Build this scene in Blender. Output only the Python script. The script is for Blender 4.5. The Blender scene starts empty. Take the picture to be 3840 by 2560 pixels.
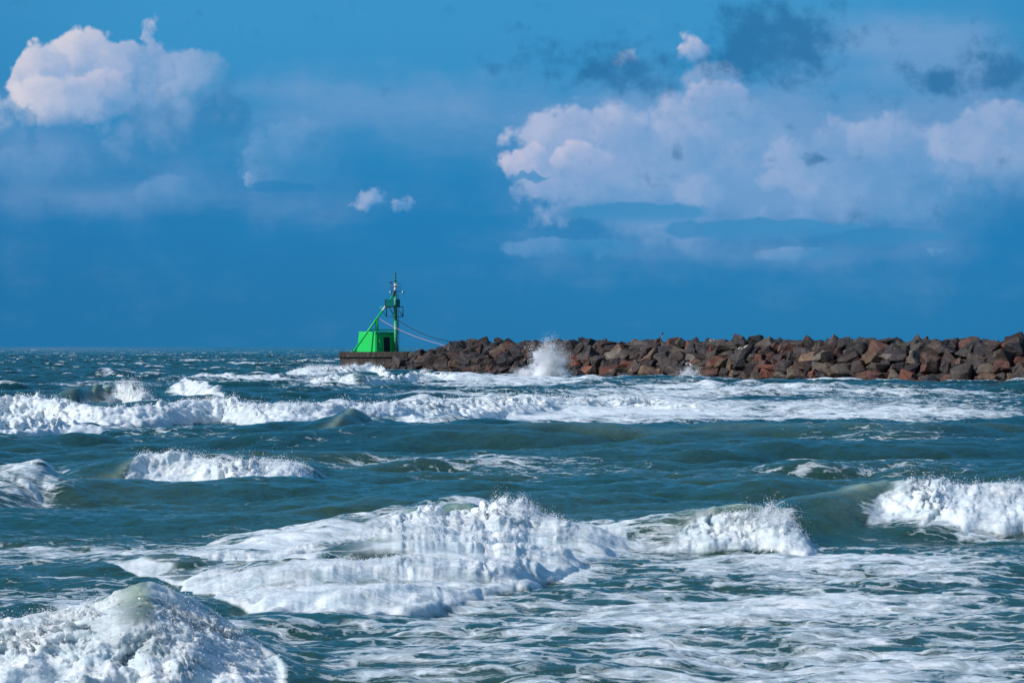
import bpy, bmesh, math, random
import numpy as np
from mathutils import Vector, Matrix, noise as mnoise

scene = bpy.context.scene
C = scene.collection
R = math.radians
random.seed(7)
RNG = np.random.default_rng(11)

# ------------------------------------------------------------------ camera
F = 10666.7            # focal length in pixels of a 3840 wide picture (100 mm on 36 mm)
H = 3.5                # eye height above mean water
HZ = 1300.0            # picture row of the horizon
cam = bpy.data.cameras.new("camera")
cam.sensor_width = 36.0
cam.lens = 100.0
cam.clip_start = 0.5
cam.clip_end = 60000.0
camo = bpy.data.objects.new("camera", cam)
camo.location = (0, 0, H)
camo.rotation_euler = (R(90) + math.atan(20 / F), 0, 0)
C.objects.link(camo)
scene.camera = camo

scene.view_settings.view_transform = 'Standard'
scene.view_settings.look = 'None'
scene.view_settings.exposure = 0.0
scene.view_settings.gamma = 1.0
scene.cycles.max_bounces = 10
scene.cycles.diffuse_bounces = 6
scene.cycles.volume_bounces = 10

# ------------------------------------------------------------------ sun
SUN_DIR = Vector((-0.78, -0.43, 0.60)).normalized()      # from the scene to the sun
sun = bpy.data.lights.new("sun", 'SUN')
sun.energy = 3.9
sun.angle = R(0.5)
sun.color = (1.0, 0.965, 0.92)
suno = bpy.data.objects.new("sun", sun)
suno.rotation_euler = SUN_DIR.to_track_quat('Z', 'Y').to_euler()
C.objects.link(suno)


# ------------------------------------------------------------------ node helpers
class G:
    """small wrapper that turns arithmetic into math nodes"""
    def __init__(s, nt):
        s.nt = nt

    def n(s, t, **kw):
        nd = s.nt.nodes.new(t)
        for k, v in kw.items():
            setattr(nd, k, v)
        return nd

    def link(s, a, b):
        s.nt.links.new(a, b)

    def put(s, sock, v):
        if isinstance(v, bpy.types.NodeSocket):
            s.nt.links.new(v, sock)
        else:
            sock.default_value = v

    def m(s, op, a, b=0.0, c=0.0, clamp=False):
        nd = s.n('ShaderNodeMath', operation=op, use_clamp=clamp)
        s.put(nd.inputs[0], a)
        s.put(nd.inputs[1], b)
        s.put(nd.inputs[2], c)
        return nd.outputs[0]

    def vm(s, op, a, b=(0, 0, 0)):
        nd = s.n('ShaderNodeVectorMath', operation=op)
        s.put(nd.inputs[0], a)
        s.put(nd.inputs[1], b)
        return nd.outputs['Value'] if op in ('DOT_PRODUCT', 'LENGTH') else nd.outputs[0]

    def step(s, lo, hi, v, a=0.0, b=1.0):
        nd = s.n('ShaderNodeMapRange', interpolation_type='SMOOTHSTEP')
        s.put(nd.inputs['Value'], v)
        s.put(nd.inputs['From Min'], lo)
        s.put(nd.inputs['From Max'], hi)
        s.put(nd.inputs['To Min'], a)
        s.put(nd.inputs['To Max'], b)
        return nd.outputs['Result']

    def mix(s, f, a, b, mode='MIX'):
        nd = s.n('ShaderNodeMix', data_type='RGBA', blend_type=mode)
        s.put(nd.inputs[0], f)
        s.put(nd.inputs[6], a if isinstance(a, bpy.types.NodeSocket) else tuple(a) + (1,) * (4 - len(a)))
        s.put(nd.inputs[7], b if isinstance(b, bpy.types.NodeSocket) else tuple(b) + (1,) * (4 - len(b)))
        return nd.outputs[2]

    def noise(s, vec, scale, detail=4.0, rough=0.5, dist=0.0, lac=2.0):
        nd = s.n('ShaderNodeTexNoise')
        s.put(nd.inputs['Vector'], vec)
        nd.inputs['Scale'].default_value = scale
        nd.inputs['Detail'].default_value = detail
        nd.inputs['Roughness'].default_value = rough
        nd.inputs['Distortion'].default_value = dist
        nd.inputs['Lacunarity'].default_value = lac
        return nd.outputs['Fac'], nd.outputs['Color']


def lin(r, g, b):
    f = lambda c: (c / 12.92 if c <= 0.04045 else ((c + 0.055) / 1.055) ** 2.4)
    return (f(r / 255), f(g / 255), f(b / 255))


# ------------------------------------------------------------------ sky
def build_world():
    w = bpy.data.worlds.new("World")
    scene.world = w
    w.use_nodes = True
    nt = w.node_tree
    nt.nodes.clear()
    g = G(nt)
    ST = 0.15
    sky = g.n('ShaderNodeTexSky', sky_type='NISHITA')
    sky.sun_disc = False
    sky.sun_elevation = math.asin(SUN_DIR.z)
    sky.sun_rotation = math.atan2(SUN_DIR.x, SUN_DIR.y)
    sky.air_density = 1.0
    sky.dust_density = 0.3
    sky.ozone_density = 3.0
    tc = g.n('ShaderNodeTexCoord')
    sep = g.n('ShaderNodeSeparateXYZ')
    g.link(tc.outputs['Generated'], sep.inputs[0])
    az = g.m('ARCTAN2', sep.outputs[0], sep.outputs[1])
    el = g.m('ARCSINE', sep.outputs[2])
    u = g.m('MULTIPLY', az, F / 1000)          # azimuth and elevation, in units of 5.37 degrees
    v = g.m('MULTIPLY', el, F / 1000)
    cmb = g.n('ShaderNodeCombineXYZ')
    g.link(u, cmb.inputs[0])
    g.link(v, cmb.inputs[1])
    P0 = cmb.outputs[0]
    # warped coordinates
    nz, nc = g.noise(P0, 2.2, 6, 0.55)
    off = g.vm('MULTIPLY', g.vm('SUBTRACT', nc, (0.5, 0.5, 0.5)), (0.30, 0.22, 0))
    P = g.vm('ADD', P0, off)
    nz2, nc2 = g.noise(P0, 6.5, 8, 0.58)
    off2 = g.vm('MULTIPLY', g.vm('SUBTRACT', nc2, (0.5, 0.5, 0.5)), (0.16, 0.12, 0))
    Pf = g.vm('ADD', P, off2)

    def field(pts, vec):
        acc = None
        for (x, y, rx, ry, a) in pts:
            q = g.vm('SUBTRACT', vec, (x - 1.92, 1.30 - y, 0))
            q = g.vm('MULTIPLY', q, (1 / rx, 1 / ry, 0))
            e = g.m('POWER', math.exp(-0.9), g.vm('DOT_PRODUCT', q, q))
            acc = g.m('MULTIPLY', e, a) if acc is None else g.m('MULTIPLY_ADD', e, a, acc)
        return acc

    veil = field([
        (0.30, 0.60, .45, .16, .55), (0.08, 0.55, .18, .2, .45), (1.15, 0.32, .32, .06, .5), (1.50, 0.42, .5, .12, .6),
        (1.10, 0.52, .24, .16, .4), (1.72, 0.40, .16, .05, .45), (0.62, 0.74, .6, .07, .45), (1.15, 0.80, .5, .05, .3), (0.3, 1.0, .4, .10, .18),
        (2.30, 0.52, .40, .20, .75), (2.75, 0.50, .42, .24, .8), (3.15, 0.62, .45, .22, .8), (3.72, 0.50, .35, .22, .9),
        (2.45, 0.70, .55, .10, .6), (3.2, 0.76, .5, .10, .5), (2.3, 0.92, .5, .08, .45), (3.0, 0.95, .45, .05, .5), (3.5, 0.93, .18, .06, .3),
        (3.2, 0.17, .26, .11, .75), (3.55, 0.22, .24, .14, .8), (2.1, 1.03, .5, .05, .2), (3.3, 1.06, .6, .07, .22),
    ], P)
    dark = field([
        (2.14, 0.22, .22, .10, .85), (2.42, 0.28, .20, .09, .85), (2.78, 0.10, .13, .10, 1.0), (3.0, 0.16, .17, .12, 1.0),
        (2.86, 0.24, .26, .10, .6), (3.50, 0.345, .16, .06, 1.0), (3.76, 0.25, .17, .13, 1.0), (2.51, 0.58, .05, .03, .7),
        (3.06, 0.60, .04, .03, .8), (2.93, 0.62, .05, .03, .7), (3.3, 0.40, .14, .03, .4),
    ], Pf)
    n_hi, _ = g.noise(P0, 9.0, 9, 0.6)
    n_mid, _ = g.noise(P0, 3.4, 7, 0.55)
    n_str, _ = g.noise(g.vm('MULTIPLY', P0, (1.0, 4.0, 1.0)), 2.3, 6, 0.55)
    # colour of the blue bank behind
    low = lin(38, 121, 173)
    mid = lin(37, 127, 184)
    top = lin(60, 147, 200)
    c1 = g.mix(g.step(0.0, 0.45, v), low, mid)
    col = g.mix(g.step(0.45, 1.25, v), c1, top)
    # thicker rain cloud low down on the left; darker blue to both sides of the view
    bankm = g.m('MULTIPLY', g.step(0.75, 0.15, g.m('ADD', v, g.m('MULTIPLY', g.m('SUBTRACT', n_mid, 0.5), 0.5))), g.step(0.9, -1.6, u))
    col = g.mix(g.m('MULTIPLY', bankm, 0.55), col, lin(36, 112, 164))
    col = g.mix(g.step(1.2, 2.3, g.m('ABSOLUTE', u), 0, 0.30), col, lin(30, 110, 166))
    vs = g.m('ADD', veil, g.m('MULTIPLY', g.m('SUBTRACT', n_mid, 0.5), 0.95))
    vs = g.m('ADD', vs, g.m('MULTIPLY', g.m('SUBTRACT', n_str, 0.5), 0.75))
    vs = g.m('ADD', vs, g.m('MULTIPLY', g.m('SUBTRACT', n_hi, 0.5), 0.25))
    col = g.mix(g.m('MULTIPLY', g.step(0.0, 1.5, vs), 0.62), col, lin(138, 168, 211))
    # heaps: each has a billowed outline, a lit side towards the sun and dissolves downwards
    Ph = g.vm('ADD', P0, g.vm('MULTIPLY', g.vm('SUBTRACT', nc2, (0.5, 0.5, 0.5)), (0.10, 0.10, 0)))
    sc_ = None
    for scl, am in ((7.0, 0.55), (16.0, 0.30), (36.0, 0.15)):
        vo = g.n('ShaderNodeTexVoronoi', feature='SMOOTH_F1')
        g.put(vo.inputs['Vector'], Ph)
        vo.inputs['Scale'].default_value = scl
        vo.inputs['Smoothness'].default_value = 0.15
        qv = g.m('MULTIPLY', g.m('SUBTRACT', 0.45, vo.outputs['Distance']), am)
        sc_ = qv if sc_ is None else g.m('ADD', sc_, qv)
    edge_n = g.m('ADD', g.m('MULTIPLY', sc_, 0.75), g.m('MULTIPLY', g.m('SUBTRACT', n_hi, 0.5), 0.5))
    lit_n = g.m('ADD', g.m('MULTIPLY', g.m('SUBTRACT', n_mid, 0.5), 1.8), g.m('ADD', g.m('MULTIPLY', sc_, 0.9), g.m('MULTIPLY', g.m('SUBTRACT', n_hi, 0.5), 0.5)))

    def heap(col, x, y, rx, ry, lit, shade, alpha=0.9, w=0.16, fade=0.9):
        small = rx < 0.12
        q = g.vm('SUBTRACT', Ps if small else P0, (x - 1.92, 1.30 - y, 0))
        q = g.vm('MULTIPLY', q, (1 / rx, 1 / ry, 0))
        d = g.m('ADD', g.m('SUBTRACT', 1.0, g.vm('LENGTH', q)), edge_s if small else edge_n)
        if small:
            w = max(w, 0.45)
        tv = g.m('ADD', g.vm('DOT_PRODUCT', q, (-0.15, 1.0, 0)), g.m('MULTIPLY', lit_n, 0.6))
        a_ = g.m('MULTIPLY', g.step(0.0, w, d), g.step(-1.25 * fade, -0.05 * fade, tv, 0, alpha))
        lt = g.m('ADD', g.vm('DOT_PRODUCT', q, (-0.60, 0.45, 0)), lit_n)
        c_ = g.mix(g.step(-0.55, 0.75, lt), lin(*shade), lin(*lit))
        return g.mix(a_, col, c_)

    _, nc3 = g.noise(P0, 15.0, 6, 0.6)
    Ps = g.vm('ADD', P0, g.vm('MULTIPLY', g.vm('SUBTRACT', nc3, (0.5, 0.5, 0.5)), (0.15, 0.12, 0)))
    Ps = g.vm('ADD', Ps, g.vm('MULTIPLY', g.vm('SUBTRACT', nc2, (0.5, 0.5, 0.5)), (0.08, 0.06, 0)))
    edge_s = g.m('ADD', g.m('MULTIPLY', edge_n, 1.3), -0.12)
    W = (211, 209, 222)
    for hp in (
        (0.66, 0.44, .33, .28, (124, 164, 208), (50, 128, 182), .85, .3),
        (0.72, 0.30, .16, .13, (150, 176, 213), (84, 150, 200), .75, .2),
        (0.575, 0.17, .055, .11, (192, 196, 220), (120, 162, 208), .9),
        (0.50, 0.26, .17, .12, (190, 195, 220), (112, 158, 206), .9),
        (0.34, 0.25, .17, .14, W, (150, 175, 213), .95), (0.17, 0.31, .13, .14, W, (150, 175, 213), .95),
        (0.40, 0.38, .17, .12, (206, 202, 222), (116, 160, 207), .92, .2), (0.23, 0.40, .19, .12, W, (150, 176, 213), .95, .2),
        (0.03, 0.46, .10, .11, (168, 185, 216), (66, 140, 192), .85), (0.13, 0.50, .055, .13, (70, 142, 193), (58, 134, 187), .6, .25),
        (0.10, 0.64, .12, .10, (104, 154, 203), (52, 130, 184), .6, .3), (0.30, 0.66, .26, .12, (100, 152, 202), (52, 130, 184), .5, .4),
        (1.08, 0.60, .20, .16, (112, 160, 207), (58, 138, 191), .6, .2), (0.66, 0.72, .16, .07, (112, 157, 205), (58, 135, 188), .55, .3),
        (0.945, 0.675, .022, .02, (150, 174, 212), (100, 152, 203), .6), (1.07, 0.705, .14, .03, (40, 128, 184), (40, 128, 184), .7, .3),
        (1.385, 0.75, .085, .07, (172, 186, 217), (98, 152, 203), .92), (1.50, 0.77, .05, .05, (158, 179, 214), (90, 148, 200), .85),
        (2.58, 0.66, .72, .34, (146, 173, 213), (104, 156, 205), .88, .25), (3.22, 0.66, .42, .24, (144, 172, 212), (98, 153, 203), .88, .22),
        (3.74, 0.58, .30, .22, (158, 179, 215), (104, 156, 204), .8, .25), (3.52, 0.76, .26, .18, (106, 156, 205), (54, 134, 188), .7, .25),
        (2.16, 0.56, .28, .17, (176, 188, 218), (124, 162, 208), .85, .2), (2.00, 0.62, .16, .09, (204, 201, 221), (140, 170, 212), .92),
        (2.17, 0.60, .15, .08, (200, 199, 221), (140, 170, 212), .9, .2), (2.66, 0.44, .32, .15, (176, 187, 217), (112, 160, 207), .7, .35),
        (2.67, 0.31, .16, .08, (178, 188, 217), (122, 163, 208), .75, .3),
        (2.345, 0.23, .08, .05, (160, 180, 214), (92, 150, 202), .8), (2.60, 0.21, .075, .09, (202, 200, 221), (130, 166, 210), .92),
        (2.68, 0.37, .15, .08, (192, 194, 219), (126, 164, 209), .85, .2), (3.27, 0.54, .13, .11, (160, 180, 215), (118, 161, 208), .6, .25),
        (2.62, 0.73, .13, .09, (160, 180, 214), (118, 162, 208), .45, .4),
        (1.97, 0.672, .11, .03, (58, 140, 193), (58, 140, 193), .8, .3), (2.38, 0.80, .32, .055, (54, 136, 190), (62, 142, 195), .85, .22),
        (2.85, 0.865, .42, .05, (54, 136, 190), (62, 142, 195), .8, .22), (3.32, 0.895, .28, .04, (50, 132, 187), (58, 138, 191), .75, .25),
        (2.15, 0.93, .32, .05, (106, 156, 205), (60, 140, 193), .6, .25), (3.0, 0.955, .20, .035, (120, 162, 208), (66, 142, 194), .7, .2),
        (3.49, 0.945, .035, .03, (132, 166, 210), (80, 146, 198), .8),
    ):
        col = heap(col, *hp)
    ds = g.m('ADD', g.m('MULTIPLY', dark, 1.1), g.m('MULTIPLY', g.m('SUBTRACT', n_hi, 0.5), 3.0))
    ds = g.m('ADD', ds, g.m('MULTIPLY', g.m('SUBTRACT', nz2, 0.5), 2.2))
    col = g.mix(g.m('MULTIPLY', g.step(0.25, 1.5, ds), 0.85), col, lin(42, 112, 164))
    sc = g.vm('SCALE', col)
    sc.node.inputs['Scale'].default_value = 1.0 / ST
    bank = g.step(R(18.0), R(50.0), el)
    out = g.mix(bank, sc, sky.outputs[0])
    bg = g.n('ShaderNodeBackground')
    g.link(out, bg.inputs[0])
    bg.inputs[1].default_value = ST
    wo = g.n('ShaderNodeOutputWorld')
    g.link(bg.outputs[0], wo.inputs[0])


build_world()


# ------------------------------------------------------------------ helpers
def tag(o, label=None, cat=None, group=None, kind=None):
    if label:
        o['label'] = label
    if cat:
        o['category'] = cat
    if group:
        o['group'] = group
    if kind:
        o['kind'] = kind
    return o


def obj(name, me, mat=None, parent=None):
    o = bpy.data.objects.new(name, me)
    if mat is not None:
        me.materials.clear()
        me.materials.append(mat)
    C.objects.link(o)
    if parent is not None:
        o.parent = parent
    return o


def done(bm, name, mat, parent=None):
    bmesh.ops.recalc_face_normals(bm, faces=bm.faces)
    me = bpy.data.meshes.new(name)
    bm.to_mesh(me)
    bm.free()
    return obj(name, me, mat, parent)


def empty(name, loc=(0, 0, 0)):
    o = bpy.data.objects.new(name, None)
    o.location = loc
    o.empty_display_size = 0.3
    C.objects.link(o)
    return o


def mesh_np(name, co, faces4=None, faces3=None, smooth=True, attrs=None):
    me = bpy.data.meshes.new(name)
    me.vertices.add(len(co))
    me.vertices.foreach_set('co', np.ascontiguousarray(co, dtype=np.float32).ravel())
    loops, starts, tot = [], [], 0
    if faces4 is not None and len(faces4):
        loops.append(faces4.ravel())
        starts.append(np.arange(len(faces4)) * 4)
        tot = faces4.size
    if faces3 is not None and len(faces3):
        loops.append(faces3.ravel())
        starts.append(np.arange(len(faces3)) * 3 + tot)
    loops = np.concatenate(loops).astype(np.int32)
    starts = np.concatenate(starts).astype(np.int32)
    me.loops.add(len(loops))
    me.loops.foreach_set('vertex_index', loops)
    me.polygons.add(len(starts))
    me.polygons.foreach_set('loop_start', starts)
    me.polygons.foreach_set('use_smooth', np.full(len(starts), smooth, dtype=bool))
    for k, a in (attrs or {}).items():
        if a.ndim == 1:
            at = me.attributes.new(k, 'FLOAT', 'POINT')
            at.data.foreach_set('value', a.astype(np.float32))
        else:
            at = me.attributes.new(k, 'FLOAT_VECTOR', 'POINT')
            at.data.foreach_set('vector', a.astype(np.float32).ravel())
    me.update(calc_edges=True)
    return me


def spec_tile(n, size, kmin, kmax, power, spread=0.0, seed=0, dirang=-math.pi / 2):
    """periodic random field with a band limited spectrum; returns height and two choppy offsets"""
    r = np.random.default_rng(seed)
    k1 = np.fft.fftfreq(n, size / n) * 2 * np.pi
    kx, ky = np.meshgrid(k1, k1, indexing='xy')
    k = np.hypot(kx, ky)
    k[0, 0] = 1
    amp = k ** (-power)
    amp *= 1 / (1 + (kmin / k) ** 8) / (1 + (k / kmax) ** 8)
    if spread:
        amp = amp * np.abs((kx * math.cos(dirang) + ky * math.sin(dirang)) / k) ** spread
    amp[0, 0] = 0
    sp = amp * np.exp(2j * np.pi * r.random((n, n)))
    h = np.fft.ifft2(sp).real
    dx = np.fft.ifft2(sp * 1j * kx / k).real
    dy = np.fft.ifft2(sp * 1j * ky / k).real
    s = h.std()
    return [(a / s).astype(np.float32) for a in (h, dx, dy)]


def samp(t, x, y, size):
    n = t.shape[0]
    fx = (x / size * n)
    fy = (y / size * n)
    ix = np.floor(fx).astype(np.int64)
    iy = np.floor(fy).astype(np.int64)
    ax = (fx - ix).astype(np.float32)
    ay = (fy - iy).astype(np.float32)
    ax = ax * ax * (3 - 2 * ax)
    ay = ay * ay * (3 - 2 * ay)
    ix0, iy0 = ix % n, iy % n
    ix1, iy1 = (ix0 + 1) % n, (iy0 + 1) % n
    return (t[iy0, ix0] * (1 - ax) + t[iy0, ix1] * ax) * (1 - ay) + (t[iy1, ix0] * (1 - ax) + t[iy1, ix1] * ax) * ay


def sstep(a, b, x):
    t = np.clip((x - a) / (b - a), 0, 1)
    return t * t * (3 - 2 * t)


# ------------------------------------------------------------------ materials
def new_mat(name):
    m = bpy.data.materials.new(name)
    m.use_nodes = True
    m.node_tree.nodes.clear()
    g = G(m.node_tree)
    out = g.n('ShaderNodeOutputMaterial')
    return m, g, out


def attr(g, name, what='Fac'):
    a = g.n('ShaderNodeAttribute', attribute_name=name)
    return a.outputs[what]


def principled(g, col, rough, **kw):
    b = g.n('ShaderNodeBsdfPrincipled')
    g.put(b.inputs['Base Color'], col if isinstance(col, bpy.types.NodeSocket) else tuple(col) + (1,))
    g.put(b.inputs['Roughness'], rough)
    for k, v in kw.items():
        g.put(b.inputs[k.replace('_', ' ')], v)
    return b


def bump(g, height, strength, dist, normal=None):
    b = g.n('ShaderNodeBump')
    b.inputs['Strength'].default_value = strength
    b.inputs['Distance'].default_value = dist
    g.put(b.inputs['Height'], height)
    if normal is not None:
        g.put(b.inputs['Normal'], normal)
    return b.outputs[0]


def water_material():
    m, g, out = new_mat("sea_water")
    flow = attr(g, 'flow', 'Vector')
    cov = attr(g, 'foam')
    roll = attr(g, 'roller')
    thin = attr(g, 'thin')
    sand = attr(g, 'sand')
    geo = g.n('ShaderNodeNewGeometry')
    pos = geo.outputs['Position']
    # ---- foam pattern
    _, wc = g.noise(flow, 0.55, 4, 0.55)
    warp = g.vm('ADD', flow, g.vm('MULTIPLY', g.vm('SUBTRACT', wc, (.5, .5, .5)), (1.5, 1.5, 0)))
    st = g.vm('MULTIPLY', warp, (1.0, 2.0, 1.0))
    n1, _ = g.noise(st, 0.95, 12, 0.66, 0.3)
    vo = g.n('ShaderNodeTexVoronoi', feature='DISTANCE_TO_EDGE')
    _, wc2 = g.noise(flow, 2.6, 5, 0.6)
    g.put(vo.inputs['Vector'], g.vm('ADD', st, g.vm('MULTIPLY', g.vm('SUBTRACT', wc2, (.5, .5, .5)), (0.9, 0.9, 0))))
    vo.inputs['Scale'].default_value = 1.3
    lace = g.step(0.13, 0.0, vo.outputs['Distance'])
    n3, _ = g.noise(st, 5.0, 6, 0.65)
    pat = g.m('ADD', n1, g.m('MULTIPLY', g.m('SUBTRACT', lace, 0.3), 0.12))
    pat = g.m('ADD', pat, g.m('MULTIPLY', g.m('SUBTRACT', n3, 0.5), 0.16))
    n4, _ = g.noise(g.vm('MULTIPLY', warp, (1.6, 0.9, 1.0)), 13.0, 4, 0.65)
    pat = g.m('ADD', pat, g.m('MULTIPLY', g.m('SUBTRACT', n4, 0.5), 0.14))
    rg = g.n('ShaderNodeTexNoise', noise_type='RIDGED_MULTIFRACTAL')
    g.put(rg.inputs['Vector'], g.vm('ADD', flow, g.vm('MULTIPLY', g.vm('SUBTRACT', wc2, (.5, .5, .5)), (0.35, 0.35, 0))))
    rg.inputs['Scale'].default_value = 3.2
    rg.inputs['Detail'].default_value = 6
    rg.inputs['Roughness'].default_value = 0.6
    fil = g.step(0.15, 0.95, rg.outputs['Fac'])          # torn filaments of froth
    thr = g.m('MULTIPLY_ADD', cov, -0.60, 0.83)
    soft = g.m('SUBTRACT', pat, thr)
    f_thin = g.step(-0.03, 0.07, soft)           # translucent film
    f_core = g.step(0.06, 0.22, soft)            # thick froth
    # turbulent white water is foam all over, with a few glassy windows
    hole = g.step(0.28, 0.52, g.m('ADD', n3, g.m('MULTIPLY', g.m('SUBTRACT', n1, 0.5), 1.3)))
    rf = g.m('MULTIPLY', g.step(0.10, 0.45, roll), g.m('MULTIPLY', g.m('MULTIPLY_ADD', hole, 0.22, 0.78), g.m('MULTIPLY_ADD', fil, 0.35, 0.78), clamp=True))
    ff = g.m('MAXIMUM', g.m('MULTIPLY', f_thin, g.m('MULTIPLY_ADD', f_core, 0.46, 0.44)), rf)
    # ---- water body
    big, _ = g.noise(pos, 0.08, 4, 0.5)
    deep = g.mix(g.step(0.35, 0.65, big), (0.003, 0.044, 0.060), (0.005, 0.056, 0.058))
    shore = g.mix(g.step(0.35, 0.65, big), (0.010, 0.058, 0.054), (0.030, 0.068, 0.045))
    body = g.mix(sand, deep, shore)
    body = g.mix(thin, body, (0.52, 0.62, 0.47))
    r1, _ = g.noise(g.vm('MULTIPLY', flow, (0.8, 1.0, 1)), 2.2, 6, 0.62)
    r2, _ = g.noise(g.vm('MULTIPLY', flow, (0.7, 1.0, 1)), 9.0, 4, 0.6)
    nb = bump(g, r1, 0.55, 0.20)
    nb = bump(g, r2, 0.35, 0.05, nb)
    wat = principled(g, body, g.m('MULTIPLY_ADD', sand, -0.13, 0.20), IOR=1.333)
    g.put(wat.inputs['Normal'], nb)
    tr = g.n('ShaderNodeBsdfTranslucent')
    tr.inputs['Color'].default_value = (0.42, 0.62, 0.36, 1)
    wmix = g.n('ShaderNodeMixShader')
    g.put(wmix.inputs[0], g.m('MULTIPLY', thin, 0.5))
    g.link(wat.outputs[0], wmix.inputs[1])
    g.link(tr.outputs[0], wmix.inputs[2])
    # ---- foam body
    fn, _ = g.noise(flow, 14.0, 5, 0.65)
    pn, _ = g.noise(flow, 1.7, 5, 0.6, 0.4)
    aer = g.m('ADD', g.m('MULTIPLY', g.step(0.38, 0.62, pn), 0.55), g.m('ADD', g.m('MULTIPLY', fil, 0.35), g.m('MULTIPLY', n3, 0.35)))
    fcol = g.mix(g.step(0.10, 0.95, aer), (0.70, 0.79, 0.82), (0.94, 0.95, 0.95))
    fb = bump(g, g.m('ADD', g.m('ADD', n3, g.m('MULTIPLY', fil, 0.35)), g.m('MULTIPLY', fn, 0.5)), 0.7, 0.055)
    foam = principled(g, fcol, 0.75)
    foam.inputs['Specular IOR Level'].default_value = 0.25
    foam.inputs['Subsurface Weight'].default_value = 0.55
    foam.inputs['Subsurface Radius'].default_value = (1.0, 1.0, 1.0)
    foam.inputs['Subsurface Scale'].default_value = 0.10
    g.put(foam.inputs['Normal'], fb)
    mx = g.n('ShaderNodeMixShader')
    g.put(mx.inputs[0], ff)
    g.link(wmix.outputs[0], mx.inputs[1])
    g.link(foam.outputs[0], mx.inputs[2])
    g.link(mx.outputs[0], out.inputs[0])
    return m


def spray_material():
    m, g, out = new_mat("spray_drops")
    b = principled(g, (0.95, 0.96, 0.97), 0.5)
    t = g.n('ShaderNodeBsdfTranslucent')
    t.inputs[0].default_value = (0.95, 0.96, 0.97, 1)
    mx = g.n('ShaderNodeMixShader')
    mx.inputs[0].default_value = 0.35
    g.link(b.outputs[0], mx.inputs[1])
    g.link(t.outputs[0], mx.inputs[2])
    g.link(mx.outputs[0], out.inputs[0])
    return m


def rock_material(name, from_object, lime=False):
    m, g, out = new_mat(name)
    if from_object:
        oi = g.n('ShaderNodeObjectInfo')
        base = oi.outputs['Color']
        tc = g.n('ShaderNodeTexCoord')
        vec = g.vm('ADD', tc.outputs['Object'], g.vm('SCALE', oi.outputs['Location']))
    else:
        base = attr(g, 'Col', 'Color')
        geo = g.n('ShaderNodeNewGeometry')
        vec = geo.outputs['Position']
    n1, _ = g.noise(vec, 0.9, 6, 0.6)
    n2, _ = g.noise(vec, 4.0, 8, 0.65)
    n3, _ = g.noise(g.vm('MULTIPLY', vec, (1, 1, 5)), 1.6, 4, 0.6)
    c = g.mix(g.step(0.30, 0.72, n1), g.mix(1.0, base, (0.55, 0.55, 0.6), 'MULTIPLY'), g.mix(1.0, base, (1.4, 1.3, 1.22), 'MULTIPLY'))
    c = g.mix(g.step(0.45, 0.75, n2, 0, 0.55), c, g.mix(1.0, base, (0.45, 0.42, 0.42), 'MULTIPLY'))
    c = g.mix(g.step(0.60, 0.72, n3, 0, 0.4), c, g.mix(0.5, base, (0.16, 0.13, 0.11)))
    if lime:
        n4, _ = g.noise(g.vm('MULTIPLY', vec, (2.2, 2.2, 0.9)), 1.5, 6, 0.7)
        c = g.mix(g.step(0.50, 0.60, n4, 0, 0.9), c, (0.52, 0.50, 0.44))
    b = principled(g, c, g.step(0.3, 0.7, n2, 0.55, 0.85))
    g.put(b.inputs['Normal'], bump(g, g.m('ADD', n2, n3), 0.7, 0.10))
    g.link(b.outputs[0], out.inputs[0])
    return m


def paint_material(name, col, rust=0.3, rough=0.5, rustcol=(0.16, 0.06, 0.025), fade=None):
    m, g, out = new_mat(name)
    tc = g.n('ShaderNodeTexCoord')
    vec = tc.outputs['Object']
    n1, _ = g.noise(g.vm('MULTIPLY', vec, (3, 3, 0.6)), 1.4, 6, 0.6)
    n2, _ = g.noise(vec, 5.0, 8, 0.65)
    c = g.mix(g.step(0.35, 0.7, n1, 0, 0.35), col, tuple(x * 0.62 for x in col))
    if fade is not None:
        c = g.mix(g.step(0.52, 0.62, n2, 0, 0.8), c, fade)
    c = g.mix(g.step(0.66 - rust * 0.2, 0.74 - rust * 0.2, g.m('MULTIPLY_ADD', n1, 0.5, g.m('MULTIPLY', n2, 0.5))), c, rustcol)
    b = principled(g, c, rough)
    g.put(b.inputs['Normal'], bump(g, n2, 0.15, 0.02))
    g.link(b.outputs[0], out.inputs[0])
    return m


def concrete_material():
    m, g, out = new_mat("weathered_concrete")
    tc = g.n('ShaderNodeTexCoord')
    vec = tc.outputs['Object']
    n1, _ = g.noise(g.vm('MULTIPLY', vec, (2.4, 2.4, 0.35)), 1.0, 7, 0.6)
    n2, _ = g.noise(vec, 2.6, 9, 0.68)
    c = g.mix(g.step(0.35, 0.7, n1), (0.060, 0.043, 0.034), (0.155, 0.115, 0.088))
    c = g.mix(g.step(0.58, 0.70, n2, 0, 0.7), c, (0.26, 0.21, 0.16))
    c = g.mix(g.step(0.52, 0.40, n2, 0, 0.5), c, (0.035, 0.03, 0.028))
    b = principled(g, c, 0.85)
    g.put(b.inputs['Normal'], bump(g, n2, 0.6, 0.06))
    g.link(b.outputs[0], out.inputs[0])
    return m


def plain_material(name, col, rough=0.6):
    m, g, out = new_mat(name)
    tc = g.n('ShaderNodeTexCoord')
    n2, _ = g.noise(tc.outputs['Object'], 6.0, 5, 0.6)
    c = g.mix(g.step(0.3, 0.7, n2), tuple(x * 0.7 for x in col), tuple(min(1, x * 1.15) for x in col))
    b = principled(g, c, rough)
    g.link(b.outputs[0], out.inputs[0])
    return m


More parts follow.
